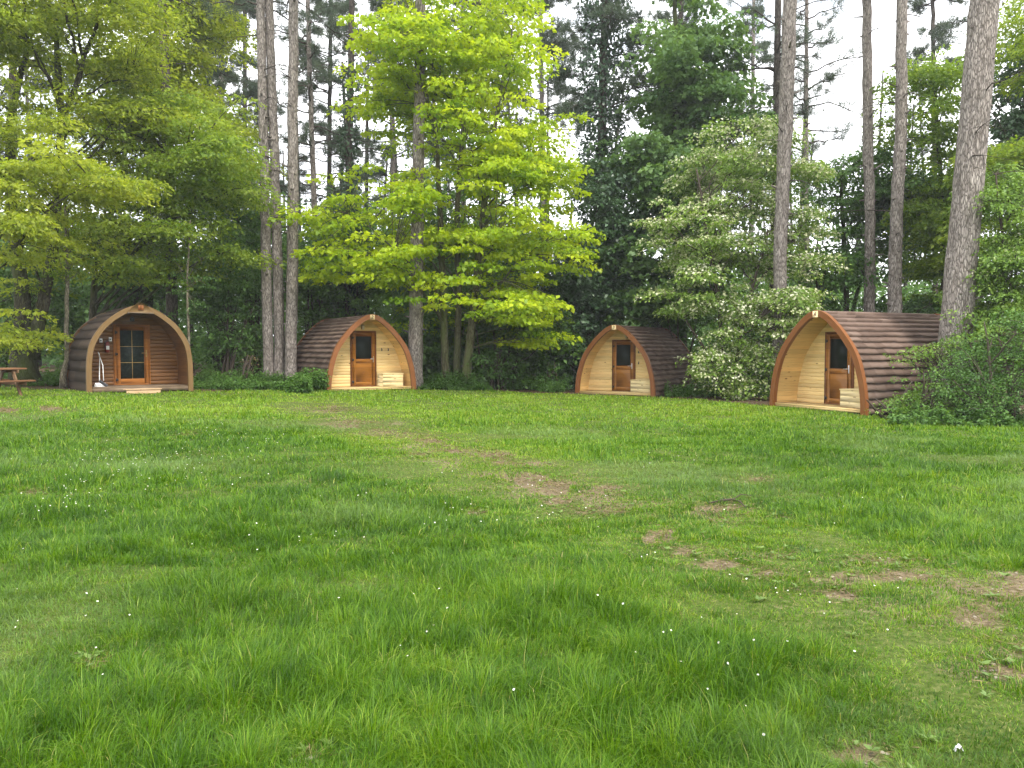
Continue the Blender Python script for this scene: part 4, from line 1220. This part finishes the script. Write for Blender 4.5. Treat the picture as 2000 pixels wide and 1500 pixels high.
pine('tall pine smothered in dark ivy between the maple and the sycamore', [(1165, 700, 22), (1172, 400, 18), (1178, 150, 16), (1182, 0, 14)], 38, 14, top=23, crown_z=12.5, bark='bark_pine_dark', ivy=[(0.5, 8, .8, 3600), (8, 19, 1.05, 6500)], n_br=50, br_len=3.2, clump=(14, 30), ndl_w=.03)
# pines deeper in the wood
DEEP = [('slim pine at the upper left behind the olive beech', 372, 40, 10, 8.5), ('pine with grey needles left of the three pines', 432, 46, 10, 8.5), ('slender pine deep in the wood between two of the three pines and the ivy', 640, 47, 9, 8.8),
        ('pine deep behind the right half of the maple', 1062, 45, 10, 10), ('pine with a bluish crown behind the sycamore', 1330, 44, 12, 9.5), ('slim pine far back right of the hawthorn', 1466, 50, 8, 9.5),
        ('pine deep in the wood behind the thickest pine', 1828, 44, 9, 11.5), ('pine deep behind the maple stems', 905, 44, 11, 9.5),
        ('pine trunk at the left edge behind the big beech', 20, 36, 16, 9.5), ('pine deep behind the left half of the maple', 770, 46, 10, 9.0), ('pine far back in the gap left of the three pines', 478, 52, 9, 9.0)]
for k, (lab, px, d, w, cz) in enumerate(DEEP):
    lean = (k % 3 - 1) * 6
    pine(lab, [(px, 700, w * 1.2), (px + lean * .5, 350, w), (px + lean, 0, w * .8)], d, 40 + k, top=24 + k % 4, crown_z=cz, n_br=58 if px < 1100 else 34, br_len=3.4 if px < 1100 else 2.6, dead_from=6, n_dead=26, clump=(17, 30) if px < 1100 else (12, 26), bark='bark_pine' if k % 2 else 'bark_pine_dark', dead_len=2.2, stubs=14, ndl_w=.028)

# --- the bright maple
d = 30.5
st = [px_line([(872, 752, 17), (866, 600, 14), (860, 420, 11), (850, 230, 7), (842, 80, 4)], d),
      px_line([(892, 752, 16), (896, 600, 13), (892, 420, 11), (905, 230, 7), (915, 60, 4)], d + .4),
      px_line([(909, 752, 19), (926, 600, 16), (936, 480, 13), (960, 280, 9), (1000, 60, 4)], d - .2)]
mp = [E(680, 1105, 60, 330, d, 4.2, 1.25), E(600, 900, 300, 560, d, 3.8, 1), E(860, 1120, 280, 590, d, 4.0, 1.1), E(720, 1060, -120, 200, d, 3.4, .9), E(820, 1085, 520, 640, d - 1.5, 2.4, .5), E(930, 1110, 590, 685, d - .8, 1.3, .4), E(730, 860, 560, 650, d + 1.2, 1.2, .25), E(600, 760, 420, 540, d - .8, 2, .45), E(790, 1000, 520, 620, d - 2.2, 1.5, .35)]
broadleaf('maple_tree', 'bright yellow-green maple with several slim stems between pods 2 and 3', 'maple tree', GD(890, d), st, mp, 720, 100, .66, .155, M['lf_maple'], M['bark_maple'], 21, droop=.38, thick=.07, tint0=.56, n_limb=34, wratio=.8, tvar=.2, shell=.38)

# --- trees on the left
d = 26
st = [px_line([(50, 752, 50), (46, 690, 46), (48, 640, 36), (40, 560, 26), (26, 430, 22), (15, 260, 15), (55, 80, 8)], d),
      px_line([(60, 700, 34), (78, 620, 24), (98, 520, 21), (112, 400, 19), (122, 240, 15), (112, 130, 12), (108, 20, 7)], d),
      px_line([(118, 250, 12), (146, 180, 11), (165, 100, 8), (192, 45, 6), (205, -20, 4)], d)]
cr = [E(-90, 320, -90, 150, d, 3.6, 1.7), E(-60, 300, 130, 330, d, 3.2, 1), E(-90, 200, 300, 520, d, 3, .7), E(-40, 130, 540, 680, d - .6, 1.6, .35)]
broadleaf('beech_tree', 'big olive-green beech with a thick forked trunk at the left edge', 'beech tree', GD(52, d), st, cr, 600, 110, .85, .13, M['lf_beech'], M['bark_beech'], 22, droop=.4, thick=.07, n_limb=30, tint0=.6, wratio=.55)
d = 23.0
broadleaf('young_beech', 'young beech with a bright flat spray of leaves reaching over the picnic table side', 'beech tree', GD(-70, d), [px_line([(-70, 770, 22), (-60, 500, 16), (-20, 360, 10), (60, 310, 5)], d)],
          [E(-40, 270, 290, 400, d, 1.8, 1), E(-80, 130, 380, 500, d, 1.6, .5), E(-60, 100, 590, 660, d + .5, 1.2, .2)], 130, 150, .75, .125, M['lf_beech'], M['bark_beech'], 23, droop=.42, thick=.06, tint0=.72, n_limb=10, wratio=.55)
d = 28.5
st = [px_line([(178, 700, 15), (182, 600, 13), (186, 500, 11), (205, 445, 9), (235, 380, 6), (240, 300, 4)], d),
      px_line([(186, 500, 9), (176, 460, 7), (165, 380, 5)], d), px_line([(190, 300, 12), (300, 285, 9), (390, 330, 4)], d - .5)]
cr = [E(190, 520, 180, 420, d, 3.0, 1), E(150, 480, 380, 560, d + .3, 2.6, .8), E(300, 500, 300, 420, d - .8, 1.8, .5)]
broadleaf('hornbeam_tree', 'spreading mid-green hornbeam behind pod 1', 'hornbeam tree', GD(180, d), st, cr, 420, 110, .85, .13, M['lf_hornbeam'], M['bark_beech'], 24, droop=.42, thick=.07, n_limb=26, tint0=.7, wratio=.6)
d = 33
broadleaf('tall_beech', 'tall yellowish beech filling the top left behind the big beech', 'beech tree', GD(285, d), [px_line([(285, 690, 22), (290, 400, 17), (300, 150, 11), (310, -60, 5)], d)],
          [E(170, 430, -80, 120, d, 3.2, 1), E(150, 400, 100, 260, d, 3, .8), E(340, 520, 190, 330, d - 1, 1.8, .4)], 330, 120, .9, .15, M['lf_beech'], M['bark_beech'], 25, droop=.35, thick=.08, n_limb=20, tint0=.66)
broadleaf('birch_tree', 'thin pale-barked birch at the left end of pod 1', 'birch tree', GD(126, 25.2), [px_line([(124, 760, 12), (131, 690, 8), (128, 620, 8), (133, 500, 6), (126, 380, 4)], 25.2)],
          [E(90, 175, 380, 560, 25.2, .9, 1), E(85, 125, 600, 700, 25, .5, .15)], 26, 60, .4, .07, M['lf_hornbeam'], M['bark_birch'], 26, n_limb=8, tint0=.5, limb_r=.02)
broadleaf('birch_sapling', 'slender birch sapling beside the right foot of pod 1', 'birch tree', GD(367, 27), [px_line([(369, 745, 6), (368, 640, 5), (366, 540, 4), (372, 430, 3)], 27)],
          [E(330, 410, 430, 620, 27, .7, 1), E(370, 410, 672, 690, 26.6, .3, .05)], 26, 55, .35, .065, M['lf_green'], M['bark_birch'], 27, n_limb=6, tint0=.6, limb_r=.02)

# --- green mass between pods 1 and 2
shrub('holly_bush', 'dark bushy holly between pod 1 and the three pines', 'bush', [(360, 530, 500, 735), (380, 480, 430, 600)], 32, 187, 0.131, M['lf_under'], 31, ry=2, tint0=.75, rad=.6, per=80)
shrub('hazel_bush', 'leafy green hazel left of the three pines', 'bush', [(430, 560, 420, 620), (400, 520, 330, 480)], 35, 187, 0.16, M['lf_green'], 32, ry=2, rad=.7, per=80, tint0=.55)
shrub('laurel_bush', 'dark evergreen bush at the left behind pod 1', 'bush', [(90, 330, 480, 720), (230, 360, 420, 620)], 34, 212, 0.16, M['lf_under'], 33, ry=2.2, rad=.7, per=80, tint0=.5)
shrub('hazel_bush', 'green bush behind the forked trunk at the left edge', 'bush', [(-80, 140, 430, 720)], 33, 187, 0.16, M['lf_under'], 34, ry=2.2, rad=.7, per=80, tint0=.6)
shrub('bright_bush', 'light green bush peeping out between the three pines and pod 2', 'bush', [(575, 660, 500, 740)], 36, 87, 0.16, M['lf_green'], 35, ry=1.5, rad=.6, per=80, tint0=.72)
shrub('holly_bush', 'deep green holly behind the ridge of pod 2', 'bush', [(610, 760, 420, 700), (640, 720, 380, 560)], 36.5, 212, 0.16, M['lf_under'], 36, ry=2, rad=.6, per=80, tint0=.75)
# --- behind the maple
d = 40
broadleaf('oak_tree', 'mid-green oak deep behind the maple', 'oak tree', GD(960, d), [px_line([(960, 690, 16), (965, 450, 11), (970, 330, 6)], d)],
          [E(760, 1120, 380, 600, d, 3, 1), E(800, 1080, 300, 420, d, 2.4, .5)], 220, 70, 1.0, .2, M['lf_green'], M['bark_beech'], 65, droop=.35, thick=.12, n_limb=14, tint0=.7)
d = 41
broadleaf('oak_tree', 'mid-green oak deep between the three pines and the maple', 'oak tree', GD(640, d), [px_line([(650, 690, 14), (645, 480, 10), (650, 360, 5)], d)],
          [E(575, 780, 360, 600, d, 3, 1), E(430, 560, 440, 620, d, 2, .4)], 180, 70, 1.0, .2, M['lf_green'], M['bark_beech'], 66, droop=.35, thick=.12, n_limb=12, tint0=.5)
shrub('hazel_bush', 'green understorey bush behind the maple stems, right of pod 2', 'bush', [(740, 900, 480, 740), (760, 880, 560, 750)], 33.2, 237, 0.174, M['lf_green'], 37, ry=1.8, rad=.65, per=80, tint0=.85)
shrub('hazel_bush', 'green understorey bush between the maple stems and pod 3', 'bush', [(900, 1090, 500, 745), (930, 1110, 590, 755)], 33.5, 250, 0.174, M['lf_green'], 38, ry=1.8, rad=.65, per=80, tint0=.85)
shrub('low_beech_bush', 'small light green bush low at the feet of the maple', 'bush', [(940, 1010, 700, 760), (930, 1000, 670, 712)], 30.6, 26, .12, M['lf_green'], 39, ry=.6, rad=.45, per=40, tint0=.6)
shrub('yew_tree', 'dark yew-like tree left of pod 3 below the ivy-covered pine', 'evergreen tree', [(1070, 1240, 420, 640), (1050, 1210, 560, 770), (1120, 1260, 300, 500)], 34, 412, 0.174, M['lf_dark'], 40, ry=2.0, rad=.6, per=85, tint0=.95, tvar=.2)
shrub('bramble_bush', 'low green bramble against the left side of pod 3', 'bush', [(1030, 1105, 690, 770)], 32, 50, .09, M['lf_green'], 41, ry=.9, rad=.4, per=45, tint0=.4)

shrub('beech_sapling', 'light green beech saplings growing low behind the maple stems', 'sapling', [(880, 1060, 570, 720), (960, 1120, 540, 690)], 32, 70, .12, M['lf_hornbeam'], 42, ry=.9, rad=.6, per=60, tint0=.4)
shrub('hazel_sapling', 'light green hazel sapling between pod 1 and the three pines', 'sapling', [(380, 520, 540, 700)], 31, 60, .11, M['lf_green'], 43, ry=.9, rad=.55, per=60, tint0=.6)
# --- sycamore and hawthorn right of the maple
d = 35.5
st = [px_line([(1330, 720, 26), (1325, 400, 20), (1320, 150, 13), (1318, -60, 5)], d)]
cr = [E(1190, 1460, 180, 480, d, 3.6, 1.1), E(1240, 1420, -40, 240, d, 2.8, .9), E(1170, 1420, 420, 640, d - 1, 3, .8), E(1350, 1480, 110, 360, d, 2, .5)]
broadleaf('sycamore_tree', 'tall deep green sycamore behind the hawthorn and pod 3', 'sycamore tree', GD(1330, d), st, cr, 430, 120, .85, .21, M['lf_syc'], M['bark_beech'], 51, droop=.5, thick=.1, n_limb=26, tint0=.58, wratio=.85, tvar=.2)
d = 28.5
st = [px_line([(1418, 778, 11), (1415, 720, 9), (1405, 600, 7), (1380, 450, 5), (1360, 330, 3)], d),
      px_line([(1428, 778, 10), (1440, 680, 8), (1470, 560, 6), (1500, 450, 4)], d),
      px_line([(1412, 778, 8), (1390, 700, 6), (1350, 640, 4), (1320, 600, 3)], d)]
cr = [E(1340, 1570, 230, 420, d + 1, 2.2, .8), E(1260, 1480, 380, 540, d, 2.0, .9), E(1270, 1430, 520, 605, d - .3, 1.4, .5), E(1400, 1580, 540, 650, d - .6, 1.4, .7), E(1365, 1500, 640, 770, d - 1.0, 1.1, .8), E(1460, 1620, 400, 560, d + .4, 1.6, .5), E(1495, 1575, 555, 680, 26.3, .7, .6)]
broadleaf('hawthorn_tree', 'hawthorn covered in white blossom between pods 3 and 4', 'hawthorn tree', GD(1420, d), st, cr, 720, 62, .5, .11, M['lf_thorn'], M['twig'], 52, droop=.5, thick=.12, n_limb=40, tint0=.64, blossom=(.9, 36, .095), tvar=.2, minz=.15, limb_r=.03)

# --- right-hand side
d = 33
broadleaf('beech_tree', 'green beech between the two straight pines behind pod 4', 'beech tree', GD(1650, d), [px_line([(1655, 680, 12), (1650, 500, 9), (1640, 330, 5)], d), px_line([(1655, 640, 8), (1690, 520, 6), (1720, 400, 4)], d)],
          [E(1560, 1790, 300, 440, d, 2.6, 1), E(1570, 1740, 400, 560, d, 2.2, .5), E(1700, 1890, 320, 560, d, 2.4, .8)], 330, 100, .8, .15, M['lf_green'], M['bark_beech'], 53, droop=.4, thick=.07, n_limb=18, tint0=.62)
d = 30
broadleaf('pale_beech', 'pale airy beech behind the thickest pine', 'beech tree', GD(1850, d), [px_line([(1845, 680, 14), (1840, 420, 10), (1830, 220, 6), (1820, 100, 3)], d)],
          [E(1740, 1900, 110, 300, d, 2.2, .8), E(1760, 1930, 280, 480, d, 2.2, 1), E(1780, 1930, 460, 620, d, 2, .8)], 300, 100, .75, .14, M['lf_hornbeam'], M['bark_beech'], 54, droop=.4, thick=.07, n_limb=16, tint0=.5)
d = 25
broadleaf('lime_tree', 'lime-green layered beech at the upper right edge', 'beech tree', GD(2040, d), [px_line([(2040, 700, 16), (2035, 400, 12), (2020, 200, 7), (2010, 40, 4)], d)],
          [E(1910, 2080, 260, 420, d, 2.0, 1), E(1950, 2100, -40, 150, d, 2.0, .8), E(1900, 2080, 400, 520, d, 1.8, .6)], 190, 130, .7, .13, M['lf_hornbeam'], M['bark_beech'], 55, droop=.45, thick=.06, n_limb=12, tint0=.72, wratio=.55)
shrub('yew_tree', 'dark evergreen high at the right edge', 'evergreen tree', [(1950, 2090, 110, 420), (1960, 2100, 60, 260)], 28, 150, 0.174, M['lf_dark'], 56, ry=1.8, rad=.6, per=80, tint0=.85, base_px=2030)
d = 20.5
broadleaf('hawthorn_tree', 'leafy green hawthorn in front of the thickest pine at the right edge', 'hawthorn tree', GD(1975, d), [px_line([(1975, 800, 12), (1970, 650, 9), (1960, 480, 6), (1945, 340, 3)], d), px_line([(1980, 800, 10), (2010, 600, 7), (2030, 420, 4)], d)],
          [E(1915, 2060, 330, 500, d, 1.4, 1), E(1900, 2070, 460, 630, d, 1.5, 1.1), E(1880, 2060, 600, 740, d, 1.4, .7), E(1850, 1990, 600, 690, d - .3, .9, .4)], 400, 110, .42, .085, M['lf_thorn'], M['twig'], 57, droop=.45, thick=.13, n_limb=24, tint0=.5, blossom=(.12, 12, .06), minz=.2, limb_r=.03)
shrub('thorn_bush', 'dark tangled thorn bush at the right end of pod 4', 'bush', [(1850, 2030, 650, 825), (1890, 2060, 590, 760), (1820, 1920, 720, 822), (1940, 2040, 730, 826, 18.2, .5)], 18.7, 370, .055, M['lf_under'], 58, ry=1.0, rad=.32, per=60, tint0=.55, stems=22, tvar=.22, jit=.8)
shrub('bramble_bush', 'pale green bramble spilling onto the lawn before the right side of pod 4', 'bush', [(1700, 1860, 755, 825), (1760, 1880, 700, 800)], 18.9, 66, .06, M['lf_thorn'], 59, ry=.7, rad=.28, per=50, tint0=.3, stems=10)
shrub('leafy_spray', 'light green leafy spray hanging over the far roof of pod 4', 'bush', [(1790, 1880, 660, 715), (1740, 1840, 672, 700)], 19.7, 36, .06, M['lf_thorn'], 60, ry=.4, rad=.26, per=34, tint0=.5, stems=7, base_px=1880)
shrub('hazel_bush', 'mid-green bush behind the roof of pod 4', 'bush', [(1560, 1700, 480, 620), (1690, 1870, 560, 660)], 31.5, 150, 0.16, M['lf_green'], 61, ry=1.6, rad=.55, per=60, tint0=.5)
shrub('hazel_bush', 'green bush behind the hawthorn beside pod 3', 'bush', [(1250, 1420, 560, 770)], 34, 162, 0.174, M['lf_green'], 62, ry=1.6, rad=.6, per=70, tint0=.5)
shrub('hazel_bush', 'deep green bush between the hawthorn foot and pod 4', 'bush', [(1400, 1560, 620, 775)], 31, 137, 0.145, M['lf_under'], 63, ry=1.2, rad=.5, per=70, tint0=.55)
shrub('withered_shoot', 'small shoot with pale brown withered leaves left of the three pines', 'sapling', [(468, 500, 680, 725)], 29, 9, .05, M['lf_brown'], 64, ry=.25, rad=.16, per=16, stems=3)

# --- ground cover along the edge of the wood
def cover(mb, strip, n, hmin, hmax, leaf, seed):
    r = np.random.default_rng(seed)
    for (px0, px1, d0, d1, f) in strip:
        k = int(n * f)
        d_ = r.uniform(d0, d1, k); px = r.uniform(px0, px1, k)
        x = (px - 1000) / F * d_; keep = np.ones(k, bool)
        for (cx, cy, ax_, ay_, w, L) in PODS_CLEAR:
            dx, dy = x - cx, d_ - cy; al = dx * ax_ + dy * ay_; ac_ = dx * ay_ - dy * ax_
            keep &= ~((al > -.15) & (al < L) & (np.abs(ac_) < w + .08))
        x, d_ = x[keep], d_[keep]; k = len(x)
        z = gz(x, d_); h = r.uniform(hmin, hmax, k) * (.22 + 1.7 * vnoise(x * 1.6, d_ * 1.3, seed) ** 1.6)
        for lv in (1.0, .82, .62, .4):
            for s in range(4):
                a_ = r.random(k) * 6.28
                D = np.stack([np.cos(a_), np.sin(a_), r.normal(-.3, .2, k)], 1)
                C = np.stack([x, d_, z + h * lv], 1) + r.normal(0, .02, (k, 3))
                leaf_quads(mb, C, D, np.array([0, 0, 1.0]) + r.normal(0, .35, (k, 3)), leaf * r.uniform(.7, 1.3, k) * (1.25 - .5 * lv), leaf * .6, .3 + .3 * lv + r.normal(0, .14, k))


mb = MB()
cover(mb, [(366, 640, 26.2, 30, 1.0), (560, 606, 25.0, 27, .25), (815, 960, 29.2, 30.8, .4), (940, 1100, 30.6, 31.8, .3), (1300, 1520, 29.2, 31, .3), (1740, 2060, 17.4, 19, .3), (-40, 140, 25.3, 30, .35), (1000, 1090, 31, 33, .2)], 1500, .14, .42, .10, 71)
tag(mb.build('nettles', M['lf_nettle']), 'low green nettles along the edge of the wood', 'nettles', kind='stuff')

# --- woodland far behind: one mass of trunks and leaves
r = np.random.default_rng(77); mb = MB()
for _ in range(150):
    y = r.uniform(48, 95); x = r.uniform(-.72, .72) * y; z = float(gz(x, y)); h = r.uniform(9, 22); w = r.uniform(.07, .22)
    mb.tube([(x, y, z - .1), (x + r.normal(0, .1), y, z + h * .5), (x + r.normal(0, .5), y, z + h)], [w, w * .8, w * .4], 6)
far_trunks = mb
tag(mb.build('far_trunks', M['bark_far']), 'slim dark trunks far back in the wood', 'far trees', kind='stuff')
mb = MB(); n = 5200
y = r.uniform(43, 85, n); x = r.uniform(-.74, .74, n) * y
hmax = 3.0 + 7.5 * vnoise(x * .16, y * .1, 8) + np.where(x < 2, 2.0, 0)
z = gz(x, y) + hmax * r.random(n) ** 1.15
keep = (vnoise(x * .35, z * .5 + y * .1, 9) > .16)
C = np.stack([x, y, z], 1)[keep]
o = r.normal(size=(len(C), 3)) * [1, 1, 0]; o /= np.linalg.norm(o, axis=1)[:, None]
spray_leaves(mb, r, C, o, 1.3, 46, .30, .35, .14, .5, .2, .6, .65)
tag(mb.build('far_woodland', M['lf_under']), 'dense green woodland far behind the pods', 'far wood', kind='stuff')

# --- litter
p = GP(405, 741)
q = W(405, 737, p[1]);
e = empty('plastic_sheeting', (q[0], 26.3, float(gz(q[0], 26.3))), 'crumpled white and blue plastic sheeting lying in the nettles right of pod 1', 'plastic sheet')
r = np.random.default_rng(88)


def crumple(nx_, ny_, sx_, sy_, h, seed):
    r = np.random.default_rng(seed); mb = MB()
    X_, Y_ = np.meshgrid(np.linspace(-sx_, sx_, nx_), np.linspace(-sy_, sy_, ny_))
    Zt = h * (.35 + .9 * vnoise(X_ * 9 / sx_ + seed, Y_ * 9 / sy_, seed)) * (1 - .7 * (X_ / sx_) ** 2) + r.normal(0, .02, X_.shape) * h
    i = np.arange(ny_ - 1)[:, None] * nx_ + np.arange(nx_ - 1)[None]
    mb.add(np.stack([X_ + r.normal(0, .06, X_.shape) * sx_, Y_, Zt], -1).reshape(-1, 3), q=np.stack([i, i + 1, i + nx_ + 1, i + nx_], -1).reshape(-1, 4))
    return mb


o = crumple(14, 10, .24, .16, .62, 3).build('white_fold', M['white_plastic'], e)
mb = crumple(12, 8, .3, .2, .42, 5); o = mb.build('blue_fold', M['blue_plastic'], e); o.location = (-.1, .12, .02)
p = GP(1872, 1470)
e = empty('paper_scrap', p, 'crumpled white paper scrap in the grass at the bottom right', 'litter')
crumple(8, 7, .015, .009, .03, 9).build('paper', M['white_plastic'], e)
p = GP(1440, 985)
mb = MB()
P = np.array([GP(px, py) + [0, 0, .03] for px, py in ((1385, 988), (1410, 983), (1432, 981), (1446, 986), (1455, 996))])
e = empty('fallen_branch', p, 'thin dark fallen branch on the worn grass below pod 4', 'branch')
mb.tube(P, [.006, .011, .011, .008, .004], 6); mb.tube([P[2], P[2] + [.12, .16, .02], P[2] + [.25, .2, .0]], [.006, .005, .002], 5)
mb.build('branch', M['twig'], e, offset=p)

# ------------------------------------------------------------------ light, sky, camera
SUN_EL, SUN_AZ = R(52), R(150)      # azimuth clockwise from +Y (the view direction): behind the camera, to the right
w = bpy.data.worlds.new('World'); scene.world = w; w.use_nodes = True
nt = w.node_tree; nt.nodes.clear()
out = nt.nodes.new('ShaderNodeOutputWorld'); bg = nt.nodes.new('ShaderNodeBackground'); bg.inputs[1].default_value = 0.13
sky = nt.nodes.new('ShaderNodeTexSky'); sky.sky_type = 'NISHITA'; sky.sun_disc = False
sky.sun_elevation = SUN_EL; sky.sun_rotation = SUN_AZ; sky.air_density = 1.0; sky.dust_density = 2.5
tc = nt.nodes.new('ShaderNodeTexCoord'); mp_ = nt.nodes.new('ShaderNodeMapping'); mp_.inputs['Scale'].default_value = (1.6, 1.6, 3.2)
nt.links.new(tc.outputs['Generated'], mp_.inputs[0])
cn = noise(nt, mp_.outputs[0], 2.2, 6, 0.6)
cf = ramp(nt, cn, [(0.30, (.55, .55, .55)), (0.46, (1, 1, 1))])
cc = ramp(nt, cn, [(0.35, (7.0, 7.3, 7.8)), (0.65, (10.5, 10.6, 10.8))])
sc_ = mixc(nt, cf, sky.outputs[0], cc)
nt.links.new(sc_, bg.inputs[0]); nt.links.new(bg.outputs[0], out.inputs[0])
sl = bpy.data.lights.new('sun', 'SUN'); sl.energy = 1.5; sl.angle = R(12); sl.color = (1.0, .95, .87)
so = bpy.data.objects.new('sun', sl); COL.objects.link(so)
dv = Vector((math.sin(SUN_AZ) * math.cos(SUN_EL), math.cos(SUN_AZ) * math.cos(SUN_EL), math.sin(SUN_EL)))
so.rotation_euler = dv.to_track_quat('Z', 'Y').to_euler(); so.location = (0, -5, 40)

cd = bpy.data.cameras.new('camera'); cam = bpy.data.objects.new('camera', cd); COL.objects.link(cam)
cd.sensor_width = 36; cd.lens = F / 2000 * 36; cd.clip_end = 3000; cd.clip_start = 0.05
cam.location = tuple(CAM); cam.rotation_euler = (R(90) - PITCH, 0, 0)
scene.camera = cam
vs = scene.view_settings; vs.view_transform = 'Standard'; vs.look = 'None'; vs.exposure = 1.35; vs.gamma = 1; vs.use_curve_mapping = False
cy = scene.cycles
cy.max_bounces = 6; cy.diffuse_bounces = 4; cy.glossy_bounces = 2; cy.transmission_bounces = 4; cy.transparent_max_bounces = 4
cy.caustics_reflective = False; cy.caustics_refractive = False; cy.sample_clamp_indirect = 6
cy.use_adaptive_sampling = True; cy.adaptive_threshold = 0.01
cy.use_denoising = True; cy.denoiser = 'OPENIMAGEDENOISE'; cy.denoising_prefilter = 'ACCURATE'

m, nt, out = newmat('added_haze')  # volume added to soften contrast and lift the dark depth of the wood
pv = nt.nodes.new('ShaderNodeVolumePrincipled'); pv.inputs['Color'].default_value = (.95, .97, 1, 1); pv.inputs['Density'].default_value = 0.0007; pv.inputs['Anisotropy'].default_value = .3
nt.links.new(pv.outputs[0], out.inputs['Volume'])
mb = MB(); mb.box(-310, 310, -160, 410, -8, 30)
tag(mb.build('added_haze', m), 'thin pale veil added to soften and lift the dark depth of the wood', 'added_haze', kind='stuff')
cy.volume_bounces = 0; cy.volume_max_steps = 32
